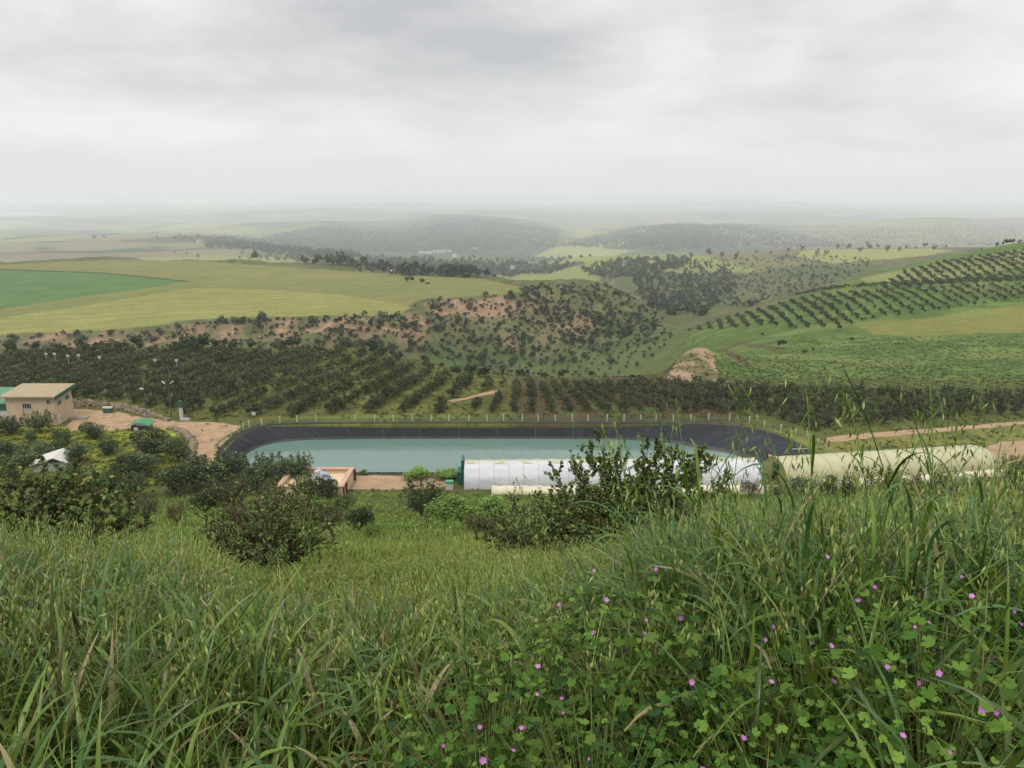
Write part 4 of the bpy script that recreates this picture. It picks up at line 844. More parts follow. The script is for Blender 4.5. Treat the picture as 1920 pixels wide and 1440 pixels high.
# pond fence -----------------------------------------------------------------------------
def pond_fence():
    pts = [(403, 843), (409, 832), (424, 822), (433, 818), (447, 811), (457, 805), (467, 801), (491, 797), (525, 793), (557, 791), (593, 790.5)] + [(640 + a / 3, 789.5) for a in (77, 188, 293, 400, 505, 605, 717, 820, 913, 1017, 1107, 1203, 1298, 1388, 1495, 1590, 1685, 1770, 1867)] + \
          [(1280 + a / 3, 620 + b / 3) for a, b in ((46, 504), (146, 504), (263, 506), (376, 520), (458, 545), (551, 565), (634, 590), (710, 612), (760, 645), (808, 652))]
    G = [on_plane(a, b) for a, b in pts]; t = thing('pond_fence', 'low fence of pale posts and green netting round the pond', 'fence', G[20])
    o0 = np.array(G[20]); pm = MB().box(-.075, .075, -.075, .075, -.1, 1.1).mesh('fence_post', M_POST, bevel=.012)
    for i, g in enumerate(G):
        o = link('post', pm, t); o.location = np.array(g) - o0; o.scale = (1, 1, RNG.uniform(.82, .98)); o.rotation_euler = (RNG.normal() * .03, RNG.normal() * .03, RNG.uniform(0, 1))
    m, tt, p = bsdf_mat('green_netting'); g = N(tt, 'ShaderNodeNewGeometry'); n = N(tt, 'ShaderNodeTexNoise', i_Scale=3.0, i_Detail=4.0); L(tt, g.outputs['Position'], n.inputs['Vector'])
    L(tt, ramp(tt, n.outputs[0], [(.3, tuple(alb(84, 120, 92))), (.7, tuple(alb(122, 152, 120)))]), p.inputs['Base Color']); p.inputs['Roughness'].default_value = .9
    tr = N(tt, 'ShaderNodeBsdfTransparent'); mx = N(tt, 'ShaderNodeMixShader'); mx.inputs[0].default_value = .55; L(tt, p.outputs[0], mx.inputs[2]); L(tt, tr.outputs[0], mx.inputs[1]); L(tt, mx.outputs[0], tt.nodes['Material Output'].inputs[0])
    V, Fq = [], []
    for i in range(len(G) - 1):
        for k in range(4):
            a = G[i] + (G[i + 1] - G[i]) * k / 4 - o0; V += [(a[0], a[1], .02), (a[0], a[1], .42 + RNG.uniform(-.05, .05))]
    for i in range(len(V) // 2 - 1): Fq.append((2 * i, 2 * i + 2, 2 * i + 3, 2 * i + 1))
    me = bpy.data.meshes.new('netting'); me.from_pydata(V, [], Fq); me.materials.append(m); me.update(); link('netting', me, t)
    # the few thin stakes of the near side
    for x, y in ((679, 889), (723, 889), (819, 889), (858, 889)):
        o = MB().tube([(0, 0, 0), (0, 0, .85)], .035).obj('fence_stake', M_POST); o.location = on_plane(x, y); tag(o, 'thin stake on the near bank of the pond', 'stake', 'stakes on the near bank')
pond_fence()
# basin with the orange rim --------------------------------------------------------------
def basin():
    h = 1.55; a, b, c, d = on_plane(517, 912, h), on_plane(545, 876, h), on_plane(662, 876, h), on_plane(646, 912, h)
    x0, x1 = (a[0] + b[0]) / 2, (c[0] + d[0]) / 2; y0, y1 = (a[1] + d[1]) / 2, (b[1] + c[1]) / 2
    t = thing('orange_basin', 'open concrete basin with a wide orange rim beside the pond', 'basin', (x0, y0, 0)); w, dp = x1 - x0, y1 - y0
    RM = plain('orange_rim', alb(226, 180, 150), .8, .1, 1.5, stain=alb(206, 160, 130)); IN = plain('basin_plaster', alb(222, 196, 160, k=1.3), .9, .12, 1.2, stain=alb(204, 172, 146, k=1.3)); k = .55
    b_ = MB()
    for q in ((0, w, 0, k), (0, w, dp - k, dp), (0, k, k, dp - k), (w - k, w, k, dp - k)): b_.box(q[0], q[1], q[2], q[3], h - .16, h)
    b_.obj('rim', RM, t)
    b_ = MB(); j = .1
    for q in ((j, w - j, j, k - j), (j, w - j, dp - k + j, dp - j), (j, k - j, k - j, dp - k + j), (w - k + j, w - j, k - j, dp - k + j)): b_.box(q[0], q[1], q[2], q[3], -1.5, h - .165)
    b_.obj('wall', IN, t); MB().box(k - j, w - k + j, k - j, dp - k + j, .9, 1.0).obj('floor', IN, t)
    for x, y in ((w - .15, .2), (w - .12, 1.5), (w - .05, dp - .3)):
        MB().box(x, x + .22, y, y + .22, -.3, h - .17).obj('leg', plain('rust_brown', alb(110, 66, 48), .8, .2, 3), t)
    s = thing('folded_sheet', 'crumpled blue and white sheet lying in the orange basin', 'sheet', (x0 + w * .62, y0 + dp * .55, .95), R(-30)); rng = np.random.default_rng(3); nx, ny = 14, 8; V = []
    for j in range(ny):
        for i in range(nx): V.append((i * .2 - 1.4, j * .17 - .6, .12 + .5 * float(vnoise(np.array([i * .5]), np.array([j * .5]), 8)[0]) + (0.7 - .06 * i if j > 4 else 0)))
    me = np_mesh('sheet', np.array(V), np.array([(j * nx + i, j * nx + i + 1, (j + 1) * nx + i + 1, (j + 1) * nx + i) for j in range(ny - 1) for i in range(nx - 1)]), plain('blue_white_sheet', alb(196, 206, 216), .7, .2, 2, stain=alb(120, 150, 190)), smooth=True); link('cloth', me, s)
    MB().box(-1.4, -.9, -.2, .3, .5, .95).obj('bundle', M_WHITE, s)
basin()
# polytunnels ---------------------------------------------------------------------------
def film_mat(name, c, c2, streak=0.5):
    m, t, p = bsdf_mat(name); tc = N(t, 'ShaderNodeTexCoord'); mp = N(t, 'ShaderNodeMapping'); L(t, tc.outputs['Object'], mp.inputs[0]); mp.inputs['Scale'].default_value = (.5, 1.2, 1.6)
    n = N(t, 'ShaderNodeTexNoise', i_Scale=.9, i_Detail=6.0, i_Roughness=.65); L(t, mp.outputs[0], n.inputs['Vector'])
    L(t, ramp(t, n.outputs[0], [(.34, tuple(c2)), (.6, tuple(c))]), p.inputs['Base Color']); p.inputs['Roughness'].default_value = .38; p.inputs['Specular IOR Level'].default_value = .4
    tr = N(t, 'ShaderNodeBsdfTranslucent'); tr.inputs[0].default_value = (*c, 1); mx = N(t, 'ShaderNodeMixShader'); mx.inputs[0].default_value = .25; L(t, p.outputs[0], mx.inputs[1]); L(t, tr.outputs[0], mx.inputs[2]); L(t, mx.outputs[0], t.nodes['Material Output'].inputs[0])
    b = N(t, 'ShaderNodeBump', i_Strength=.5, i_Distance=.08); L(t, n.outputs[0], b.inputs['Height']); L(t, b.outputs[0], p.inputs['Normal'])
    return m
def tunnel(name, label, a, b, rw, rh0, rh1, mat, ribm, nrib, round_end=False, sag=.05):
    a, b = np.array(a[:2]), np.array(b[:2]); Ln = np.linalg.norm(b - a); ang = math.atan2(b[1] - a[1], b[0] - a[0]); t = thing(name, label, 'polytunnel', (a[0], a[1], 0), ang)
    nl, na = nrib * 6, 18; V = []
    def prof(s, k):
        u = math.pi * k / na; h = rh0 + (rh1 - rh0) * s; c = math.cos(u); sn = math.sin(u) ** .82
        e = 1.0
        if round_end: e = math.sqrt(max(0.0, 1 - max(0, (s * Ln - (Ln - rw * .8)) / (rw * .8)) ** 2.4))
        g = sag * (1 - abs(math.cos(math.pi * s * nrib))) ** 1
        return (s * Ln, -rw * c * e * (1 - g * .15), max(0.0, h * sn * (.35 + .65 * e if e > 0 else .35) - g * sn) if e > 0.02 else 0.0)
    for i in range(nl + 1): V += [prof(i / nl, k) for k in range(na + 1)]
    q = [(i * (na + 1) + k, (i + 1) * (na + 1) + k, (i + 1) * (na + 1) + k + 1, i * (na + 1) + k + 1) for i in range(nl) for k in range(na)]
    link('cover', np_mesh('cover', np.array(V), np.array(q), mat, smooth=True), t)
    for i in range(nrib + 1):
        s = i / nrib
        if round_end and s * Ln > Ln - rw * .6: continue
        pts = []
        for k in range(na + 1):
            x, y, z = prof(s, k); pts.append((x, y * 1.003, z * 1.003 + .008))
        MB().tube(pts, .022, 5).obj('hoop', ribm, t)
    return t, Ln, prof, na
def end_wall(t, x, prof, s, na, mat, door, dm, fm, inward=.12):
    ring = [prof(s, k) for k in range(na + 1)]; V = [(x, y * .985, z * .985) for _, y, z in ring]
    me = bpy.data.meshes.new('end_wall'); me.from_pydata(V, [], [tuple(range(len(V)))]); me.materials.append(mat); me.update(); w = link('end_wall', me, t)
    y0, y1, z1 = door; MB().box(x - .03, x + .02, y0, y1, 0, z1).obj('opening_shade', dm, w)  # solid dark panel; the shade inside the tunnel is put into its colour
    f = MB()
    for q in ((y0 - .06, y0, 0, z1 + .06), (y1, y1 + .06, 0, z1 + .06), (y0, y1, z1, z1 + .06)): f.box(x - .07, x - .032, q[0], q[1], q[2], q[3])
    f.obj('door_frame', fm, w)
def tunnels():
    WF = film_mat('white_film', alb(226, 226, 230, k=1.4), alb(206, 208, 214, k=1.35)); YF = film_mat('cream_film', alb(216, 211, 166, k=1.3), alb(207, 202, 158, k=1.25)); RB = plain('hoop_white', alb(186, 188, 190, k=1.2), .6, .1, 2); RY = plain('hoop_cream', alb(176, 172, 130), .6, .1, 2)
    a, b = on_plane(872, 903), on_plane(1418, 903); b[1] = a[1] + .6
    t, Ln, pf, na = tunnel('white_polytunnel', 'long polytunnel under white film on the near side of the pond', a, b, 2.5, 2.42, 2.5, WF, RB, 20, sag=.025)
    end_wall(t, .03, pf, 0, na, WF, (-.8, .8, 1.9), M_DARK, M_GREEN)
    end_wall(t, Ln - .03, pf, 1, na, WF, (-.8, .8, 1.9), M_DARK, M_FRAME)
    g = MB().box(-.85, -.2, -1.0, .9, 0, 1.5).box(-.4, -.1, -.6, 1.4, 1.5, 2.75)
    g.obj('door_panel', plain('green_door', alb(28, 104, 84), .5, .12, 3), t)
    # cream ridge strip where the film is overlaid
    st = []
    for i in range(121):
        x, y, z = pf(i / 120, 9); st.append((x, .62, z + .02 + .03 * math.sin(i * .9))); st.append((x, -.55, z - .06 + .05 * math.sin(i * .55)))
    me = np_mesh('ridge_sheet', np.array(st), np.array([(2 * i, 2 * i + 2, 2 * i + 3, 2 * i + 1) for i in range(120)]), YF, smooth=True); link('ridge_sheet', me, t)
    a2, b2 = on_plane(1452, 899), on_plane(1852, 869); 
    t, Ln, pf, na = tunnel('cream_polytunnel', 'long polytunnel under pale yellow film right of the white one', a2, b2, 2.7, 2.65, 2.35, YF, RY, 15, True)
    end_wall(t, .04, pf, 0, na, plain('olive_film', alb(186, 184, 116), .5, .15, 1.2), (-.75, .55, 2.0), M_DARK, M_GREY)
    CR = film_mat('ivory_film', alb(230, 222, 190, k=1.6), alb(214, 204, 170, k=1.5)); RC = plain('hoop_ivory', alb(206, 198, 166), .6, .1, 2)
    for lab, p, q, r, h in (('low ivory row cover in front of the white polytunnel, left half', on_plane(922, 927), on_plane(1180, 927), .75, .95), ('low ivory row cover running on past the white polytunnel end', on_plane(1200, 927), on_plane(1462, 924), .8, .9),
                            ('low ivory row cover along the foot of the yellow polytunnel', on_plane(1542, 912), on_plane(1712, 902), .6, .8), ('low ivory row cover at the far end of the yellow polytunnel', on_plane(1722, 902), on_plane(1880, 889), .65, .75)):
        t, Ln, pf, na = tunnel('row_cover', lab, p, q, r, h, h, CR, RC, max(6, int(np.linalg.norm(p - q) / 1.6)), True, .12); t['category'] = 'row cover'; t.location.z = max(0, H1(*p[:2])) - .05
        end_wall(t, .03, pf, 0, na, plain('tan_film', alb(206, 168, 112), .7, .12, 2), (-.2, .2, .4), M_DARK, RC)
tunnels()
# ------------------------------------------------------------------ shrubs and trees of the near slope
SHC = [alb(52, 64, 42, k=1.8), alb(70, 84, 50, k=1.8), alb(92, 104, 60, k=1.8), alb(114, 128, 64, k=1.8)]; SHW = [.42, .34, .16, .08]
GRC = [alb(82, 106, 46, k=1.7), alb(104, 132, 56, k=1.7), alb(128, 152, 66, k=1.7)]
REC = [alb(64, 68, 44, k=1.8), alb(84, 82, 50, k=1.8), alb(108, 88, 58, k=1.7), alb(100, 108, 58, k=1.8)]
YEC = [alb(132, 140, 50, k=1.5), alb(158, 162, 60, k=1.5), alb(96, 116, 48, k=1.5)]
def slope_shrubs():
    lib = {}
    for k in range(4):
        lib['spiky', k] = crown_mesh('shrub_foliage', 400 + k, 3600, 0.025, SHC, SHW, shoots=16 + 3 * k, lumps=9, low=.06)
        lib['round', k] = crown_mesh('shrub_foliage', 410 + k, 3600, 0.025, SHC, SHW, lumps=13, low=.1)
    for k in range(2):
        lib['green', k] = crown_mesh('shrub_foliage', 420 + k, 2600, 0.027, GRC, [.4, .4, .2], lumps=14, low=.02)
        lib['red', k] = crown_mesh('shrub_foliage', 430 + k, 3600, 0.02, REC, [.4, .3, .18, .12], shoots=14, lumps=12, low=.05)
        lib['yellow', k] = crown_mesh('shrub_foliage', 440 + k, 1500, 0.03, YEC, [.5, .3, .2], lumps=9, low=.02)
    tr = [trunk_mesh('shrub_trunk', 60 + k, top=.62, spread=.26, n=5) for k in range(4)]
    items = [
        ('fruit_tree', 20, 815, 66, 778, 'spiky', 'spiky grey-green fruit tree at the left edge below the green shed'), ('fruit_tree', 76, 812, 58, 766, 'spiky', 'spiky fruit tree standing against the front wall of the farm house'),
        ('fruit_tree', 177, 824, 62, 786, 'round', 'round dark fruit tree alone at the edge of the sandy yard'), ('fruit_tree', 58, 830, 30, 807, 'round', 'small round fruit tree among yellow flowers below the farm house'),
        ('fruit_tree', 118, 836, 46, 800, 'spiky', 'thin spiky fruit tree below the corner of the farm house'), ('fruit_tree', 8, 866, 78, 815, 'round', 'wide dark fruit tree cut by the left edge above the shelter'),
        ('fruit_tree', 62, 868, 80, 828, 'round', 'spreading dark fruit tree just behind the white shelter'), ('fruit_tree', 150, 872, 64, 828, 'round', 'dark fruit tree right of the white shelter'),
        ('fruit_tree', 112, 848, 36, 822, 'round', 'small dark fruit tree between yellow patches above the shelter'), ('fruit_tree', 205, 850, 54, 818, 'round', 'low fruit tree among yellow flowers mid slope'),
        ('fruit_tree', 286, 862, 92, 797, 'round', 'big dark rounded tree in front of the green kiosk'), ('fruit_tree', 336, 868, 64, 815, 'round', 'dark tree leaning on the rubble bank'),
        ('fruit_tree', 262, 892, 84, 842, 'round', 'broad dark tree below the big rounded one'), ('fruit_tree', 330, 928, 88, 858, 'round', 'dark fruit tree with a forked bare trunk showing in the grass'),
        ('fruit_tree', 198, 948, 82, 868, 'round', 'dark fruit tree with bare branching trunk right of the left bush'), ('fruit_tree', 273, 978, 68, 918, 'red', 'small open fruit tree with brownish leaves in the green clearing'),
        ('fruit_tree', 335, 988, 46, 935, 'red', 'slim brownish sapling right of the open fruit tree'), ('fruit_tree', 408, 914, 112, 840, 'spiky', 'spiky dark fruit tree at the foot of the track'),
        ('fruit_tree', 486, 918, 104, 850, 'spiky', 'spiky fruit tree hiding the near left corner of the pond'), ('fruit_tree', 556, 905, 78, 849, 'spiky', 'tall spiky fruit tree against the pond behind the orange basin'),
        ('fruit_tree', 580, 938, 66, 886, 'spiky', 'spiky dark shrub in front of the orange basin'), ('fruit_tree', 617, 938, 54, 884, 'round', 'dense dark shrub at the right front of the orange basin'),
        ('fruit_tree', 428, 950, 100, 893, 'red', 'broad brownish shrub below the spiky fruit trees'), ('fruit_tree', 512, 952, 66, 908, 'red', 'brown-green shrub left of the orange basin'),
        ('fruit_tree', 672, 1002, 66, 944, 'round', 'dark oval shrub on the green slope below the earth pad'), ('fruit_tree', 790, 972, 88, 894, 'spiky', 'dark spiky shrub standing before the earth pad'),
        ('fruit_tree', 458, 992, 92, 934, 'red', 'low brownish shrub just above the bare-trunked bush'), ('fruit_tree', 545, 978, 84, 918, 'red', 'brownish shrub on the slope right under the basin'), ('fruit_tree', 386, 968, 74, 912, 'round', 'olive-green shrub below the broad brownish one'),
        ('fruit_tree', 618, 990, 76, 938, 'red', 'low brownish shrub left of the dark oval one'), ('fruit_tree', 246, 934, 66, 880, 'round', 'olive-green shrub between the two bare-trunked trees'), ('fruit_tree', 140, 930, 84, 866, 'round', 'wide dark shrub rising behind the left bush'),
        ('fruit_tree', 652, 962, 50, 926, 'round', 'small olive shrub below the right corner of the basin'), ('fruit_tree', 360, 905, 60, 856, 'round', 'dark tree at the lower end of the rubble bank'),
        ('fruit_tree', 232, 905, 70, 850, 'round', 'dark tree among yellow cover right of the shelter'), ('fruit_tree', 440, 905, 66, 850, 'spiky', 'spiky fruit tree against the left bank of the pond'), ('fruit_tree', 30, 905, 90, 850, 'round', 'dark tree below the shelter at the left edge'),
        ('low_shrub', 700, 1010, 40, 980, 'green', 'small green weed clump right of the dark oval shrub'), ('low_shrub', 560, 1040, 60, 1005, 'green', 'green weed clump beside the bare-trunked bush'), ('low_shrub', 330, 1030, 60, 992, 'green', 'green weed clump in the left clearing'),
        ('low_shrub', 771, 986, 36, 958, 'yellow', 'small yellow-green shrub at the foot of the dark spiky one'), ('low_shrub', 862, 982, 130, 930, 'green', 'broad bright green shrub below the white box'),
        ('low_shrub', 920, 968, 70, 928, 'green', 'bright green shrub at the end of the ivory row cover'), ('low_shrub', 893, 1008, 54, 958, 'red', 'small brownish shrub in the grass under the green one'),
        ('low_shrub', 782, 896, 64, 876, 'green', 'leafy green shrub on the near bank of the pond'), ('low_shrub', 836, 896, 58, 878, 'green', 'leafy green shrub beside the green tunnel door'), ('low_shrub', 682, 890, 18, 879, 'green', 'tiny green tuft on the near bank of the pond'),
        ('fruit_tree', 1503, 932, 66, 893, 'spiky', 'spiky dark shrub below the yellow tunnel entrance'), ('fruit_tree', 1560, 930, 54, 892, 'round', 'dark shrub in front of the tan end of a row cover'),
        ('fruit_tree', 1590, 950, 36, 876, 'spiky', 'slim upright shrub before the middle of the yellow tunnel'), ('fruit_tree', 1668, 958, 120, 874, 'red', 'wide brownish shrub before the yellow tunnel'),
        ('fruit_tree', 1775, 932, 74, 876, 'red', 'brownish shrub before the far end of the yellow tunnel'), ('fruit_tree', 1712, 940, 60, 892, 'spiky', 'dark shrub between two brownish ones on the right slope'),
        ('fruit_tree', 1896, 918, 62, 846, 'spiky', 'dark spiky tree at the right edge beside the bare earth'), ('fruit_tree', 1405, 935, 46, 898, 'red', 'small dark shrub in front of the white tunnel end'), ('fruit_tree', 1450, 938, 40, 905, 'spiky', 'small spiky shrub between the two tunnels')]
    for i, (nm, x, y, w, top, kind, lab) in enumerate(items):
        q, ok = ground_at([x], [y], 3, 400); q = q[0]; _, _, zc = proj(*q); h = (y - top) * zc / F / math.cos(R(19)); w = w * zc / F
        t = thing(nm, lab, 'shrub' if nm == 'low_shrub' or 'shrub' in lab else 'tree', q, RNG.uniform(0, 6.28), (w, w, h)); nk = 4 if kind in ('spiky', 'round') else 2
        link('crown' if nm == 'fruit_tree' else 'foliage', lib[kind, i % nk], t); link('trunk' if nm == 'fruit_tree' else 'stem', tr[i % 4], t)
slope_shrubs()
def hummocks():
    """Yellow-flowering cover and rough grass between the left fruit trees, and tussocks elsewhere on the terrace: nobody could count it."""
    rng = np.random.default_rng(12)
    x = rng.uniform(-85, -28, 5200); y = rng.uniform(84, 108, 5200); z = height(x, y); px, py, _ = proj(x, y, z)
    k = inside([(-60, 812), (130, 806), (230, 812), (300, 806), (345, 830), (350, 870), (430, 885), (450, 910), (-60, 915)], px, py) & (fbm(x / 3, y / 3, 31, 4) > .46)
    x, y, z = x[k], y[k], z[k]; ar = []
    for i in range(5):
        r = np.random.default_rng(500 + i); p = crown_points(r, 42, lumps=5, low=.0); p[:, 2] *= .8; V, Fq = leaf_quads(p, .12, r, up=1.2); ar.append((V, Fq, np.repeat(pick(r, 42, [alb(182, 186, 70, k=1.05), alb(160, 170, 66, k=1.05), alb(110, 124, 54, k=1.2)], [.5, .3, .2]), 4, 0)))
    w = rng.uniform(.5, 1.3, len(x)); merged('yellow_ground_cover', ar, np.column_stack([x, y, z]), w, w * .5, rng.uniform(0, 6.28, len(x)), 'yellow-green flowering ground cover between the left fruit trees', 'ground cover')
    x = rng.uniform(-110, 100, 16000); y = rng.uniform(78, 168, 16000); z = height(x, y); px, py, _ = proj(x, y, z)
    pads = [[(110, 760), (205, 765), (330, 785), (460, 796), (430, 840), (405, 880), (345, 880), (350, 840), (300, 806), (118, 806)], [(640, 888), (860, 888), (860, 918), (640, 920)], [(1845, 824), (2000, 820), (2000, 885), (1850, 885)], PATH, [(1540, 824), (1925, 787), (2100, 775), (2100, 785), (1925, 799), (1560, 832)]]
    k = ~inside(RIM + 0.0, x, y) & (dist_poly(RIM, x, y) > 1.3)
    for pd in pads: k &= ~inside(pd, px, py) | (rng.uniform(size=len(x)) < .07)
    k &= (px > -40) & (px < 1960) & (py > 655) & (fbm(x / 4, y / 4, 36, 3) > .42)
    x, y, z = x[k], y[k], z[k]; ar = []
    for i in range(5):
        r = np.random.default_rng(520 + i); p = crown_points(r, 26, lumps=4, low=.0); p[:, 2] *= .7; V, Fq = leaf_quads(p, .14, r, up=.6); ar.append((V, Fq, np.repeat(pick(r, 26, [alb(112, 118, 60), alb(128, 134, 66), alb(92, 104, 52)], [.4, .3, .3]), 4, 0)))
    w = rng.uniform(.35, .9, len(x)); merged('terrace_tussocks', ar, np.column_stack([x, y, z]), w, w * .55, rng.uniform(0, 6.28, len(x)), 'rough grass tussocks on the terrace round the pond and orchard', 'grass')
    # rough pasture on the right-hand hill
    g = scatter([(1350, 660), (1460, 640), (1640, 632), (1960, 628), (1960, 735), (1640, 732), (1400, 722), (1345, 700)], 2600, 120, 420, 71)
    ar = []
    for i in range(4):
        r = np.random.default_rng(540 + i); p = crown_points(r, 20, lumps=4, low=.0); p[:, 2] *= .7; V, Fq = leaf_quads(p, .16, r, up=.8); ar.append((V, Fq, np.repeat(pick(r, 20, [alb(100, 124, 62, k=1.25), alb(88, 112, 54, k=1.25), alb(118, 136, 72, k=1.25)], [.45, .3, .25]), 4, 0)))
    w = RNG.uniform(.5, 1.7, len(g)); merged('hill_tussocks', ar, g, w, w * .24, RNG.uniform(0, 6.28, len(g)), 'tussocks of rough grass over the green hill', 'grass')
def slope_weeds():
    rng = np.random.default_rng(91); n = 5200; x, y = wedge_(rng, n, 11, 79); k = fbm(x / 4.5, y / 6, 92, 4) > .5; x, y = x[k], y[k]; z = height(x, y); ar = []
    for i in range(6):
        r = np.random.default_rng(560 + i); p = crown_points(r, 60, lumps=6, low=.0); p[:, 2] *= .9; V, Fq = leaf_quads(p, .085, r, up=.3, aspect=.35); ar.append((V, Fq, np.repeat(pick(r, 60, [alb(96, 120, 54, k=1.3), alb(72, 94, 44, k=1.3), alb(124, 140, 66, k=1.3), alb(120, 108, 70, k=1.2)], [.4, .3, .2, .1]), 4, 0)))
    w = rng.uniform(.35, 1.0, len(x)) * np.interp(y, [11, 30, 79], [.7, 1.0, 1.3]); merged('slope_weeds', ar, np.column_stack([x, y, z]), w, w * rng.uniform(.5, .9, len(x)), rng.uniform(0, 6.28, len(x)), 'rough leafy weeds in drifts down the slope', 'weeds')
def wedge_(rng, n, y0, y1):
    y = np.sqrt(rng.uniform(y0 * y0, y1 * y1, n)); return rng.uniform(-1, 1, n) * .75 * y, y
hummocks(); slope_weeds()
# ------------------------------------------------------------------ foreground bushes, leaf by leaf
M_TWIG = plain('red_twig', alb(112, 76, 58), .8, .25, 20)
BUSHC = [alb(66, 78, 48, k=2.0), alb(86, 102, 60, k=2.0), alb(108, 122, 76, k=1.8), alb(134, 152, 70, k=1.5)]
YOUNG = [alb(116, 94, 60, k=1.4), alb(100, 76, 54, k=1.4), alb(150, 148, 70, k=1.4)]
def leafy_bush(label, x, Y, w, h, stems, twigs, per, leaf, seed, tall=(), young=.22, wts=(.42, .32, .16, .10), dz=0):
    rng = np.random.default_rng(seed); z0 = H1(x, Y) + dz; t = thing('leafy_bush', label, 'bush', (x, Y, z0)); wood = MB(); Pp, Dd, Nn, Sz, Yg = [], [], [], [], []
    ends = []
    for s in range(stems):
        a = 6.283 * (s + rng.uniform(-.3, .3)) / stems; r = math.sqrt(rng.uniform(.05, 1)) * w / 2; ends.append((r * math.cos(a), r * math.sin(a), h * rng.uniform(.62, .95) * (1 - .35 * (r / (w / 2)) ** 2)))
    ends += list(tall)
    for e in ends:
        e = np.array(e); b0 = np.array([rng.normal() * .04, rng.normal() * .04, -.05]); m = np.array([e[0] * .35, e[1] * .35, e[2] * .55])
        q = [(1 - u) ** 2 * b0 + 2 * u * (1 - u) * m + u * u * e for u in np.linspace(0, 1, 7)]; wood.tube(q, [.016, .013, .011, .009, .007, .005, .003], 5)
        q = np.array(q); tw = max(3, int(twigs * (e[2] / h)))
        for k in range(tw + 1):
            u = rng.uniform(.22, 1.0) if k < tw else .99; i = min(5, int(u * 6)); f = u * 6 - i; o = q[i] * (1 - f) + q[i + 1] * f
            d = rng.normal(size=3) * .6 + (o - [0, 0, o[2]]) * .8 + [0, 0, .55]; d /= np.linalg.norm(d); ln = rng.uniform(.16, .46) * (1.15 - .5 * u) * (.7 + .35 * h)
            if k == tw: d = np.array([rng.normal() * .15, rng.normal() * .15, 1]); ln = .16 * h
            p1 = o + d * ln; wood.tube([o, (o + p1) / 2 + rng.normal(size=3) * .01, p1], [.004, .003, .0015], 4); n = int(per * rng.uniform(1.6, 2.8))
            tt = rng.uniform(.1, 1.0, n); pp = o + d * ln * tt[:, None]; dd = rng.normal(size=(n, 3)) + d * .7; nn = rng.normal(size=(n, 3)) * .7 + [0, 0, 1.0]
            Pp.append(pp); Dd.append(dd); Nn.append(nn); Sz.append(leaf * rng.uniform(.6, 1.2, n) * (1 - .35 * (tt > .85))); yg = (tt > .75) & (rng.uniform(size=n) < young * 1.3 * (u > .6)); Yg.append(yg)
    wood.obj('branches', M_TWIG, t); Pp, Dd, Nn, Sz, Yg = map(np.concatenate, (Pp, Dd, Nn, Sz, Yg)); ok = Pp[:, 2] > .02
    for nm, k, cols, wt in (('foliage', ok & ~Yg, BUSHC, wts), ('young_leaves', ok & Yg, YOUNG, (.4, .3, .3))):
        if k.sum() < 3: continue
        V, Fq = folded_leaves(Pp[k], Dd[k], Nn[k], Sz[k]); C = np.repeat(pick(rng, int(k.sum()), cols, wt), 6, 0); link(nm, np_mesh(nm, V, Fq, M_LEAF, C), t)
def pxx(px, Y, z): return at_Y(px, 720, Y)[0] * ((Y * CP + (CAM_H - z) * SP) / (Y * CP + 0)) if False else (px - 960) / F * (Y * CP + (CAM_H - z) * SP)
leafy_bush('dense bush with round dark leaves and reddish shoots at the left edge', pxx(70, 6.4, 29), 6.4, 1.9, .86, 46, 13, 13, .046, 61, tall=[(-.35, 0, 1.0), (.1, .1, 1.06), (.36, .1, .98), (.62, 0, .9), (-.1, 0, .95)], young=.26)
leafy_bush('dark brownish bush with a short bare trunk in the middle of the slope', pxx(508, 7.6, 27.9), 7.6, 1.5, .95, 56, 13, 12, .034, 62, tall=[(.4, 0, 1.05), (.15, 0, 1.08), (-.45, 0, .98)], young=.26, wts=(.4, .34, .18, .08), dz=0)
leafy_bush('tall loose bush with upright leafy shoots in front of the white tunnel', pxx(1185, 8.6, 28.4), 8.6, 2.3, 1.05, 70, 19, 13, .045, 63, tall=[(-.42, 0, 1.74), (-.2, .1, 1.5), (.16, 0, 1.66), (.52, .1, 1.5), (.9, 0, 1.45), (-.38, 0, 1.4), (-.62, .1, 1.25), (1.1, 0, 1.25), (.05, 0, 1.35), (.7, 0, 1.3), (.25, 0, 1.45), (-.5, .1, 1.55), (-.1, .1, 1.42), (.3, .1, 1.6), (.6, .1, 1.42), (-.7, 0, 1.4), (.8, .1, 1.5)], young=.2, wts=(.34, .34, .2, .12))
leafy_bush('dark bush left of the tall loose one before the ivory row cover', pxx(1000, 10.5, 26.8), 10.5, 1.8, .95, 54, 12, 12, .037, 64, tall=[(-.3, 0, 1.05), (.1, 0, 1.12), (.4, 0, 1.0)], young=.22, wts=(.5, .32, .12, .06))
leafy_bush('leafy grey-green bush filling the gap left under the tall loose one', pxx(1090, 9.2, 28), 9.2, 1.7, 1.12, 58, 13, 13, .042, 67, tall=[(-.3, 0, 1.35), (.3, 0, 1.4), (0, 0, 1.45)], young=.2, wts=(.34, .34, .2, .12))
leafy_bush('leafy grey-green bush right under the tall loose one', pxx(1268, 9.0, 28), 9.0, 1.5, 1.12, 52, 13, 13, .042, 68, tall=[(-.2, 0, 1.45), (.25, 0, 1.4), (.5, 0, 1.2)], young=.2, wts=(.34, .34, .2, .12))
leafy_bush('small dark bush half sunk in oats right of the tall loose one', pxx(1320, 9.5, 27.5), 9.5, 1.2, .75, 28, 11, 12, .038, 65, tall=[(.1, 0, .95), (-.3, 0, .9)], young=.22)
leafy_bush('small brownish bush in the grass right of the middle', pxx(1560, 15, 25), 15, 1.3, .9, 26, 10, 12, .042, 66, young=.28)
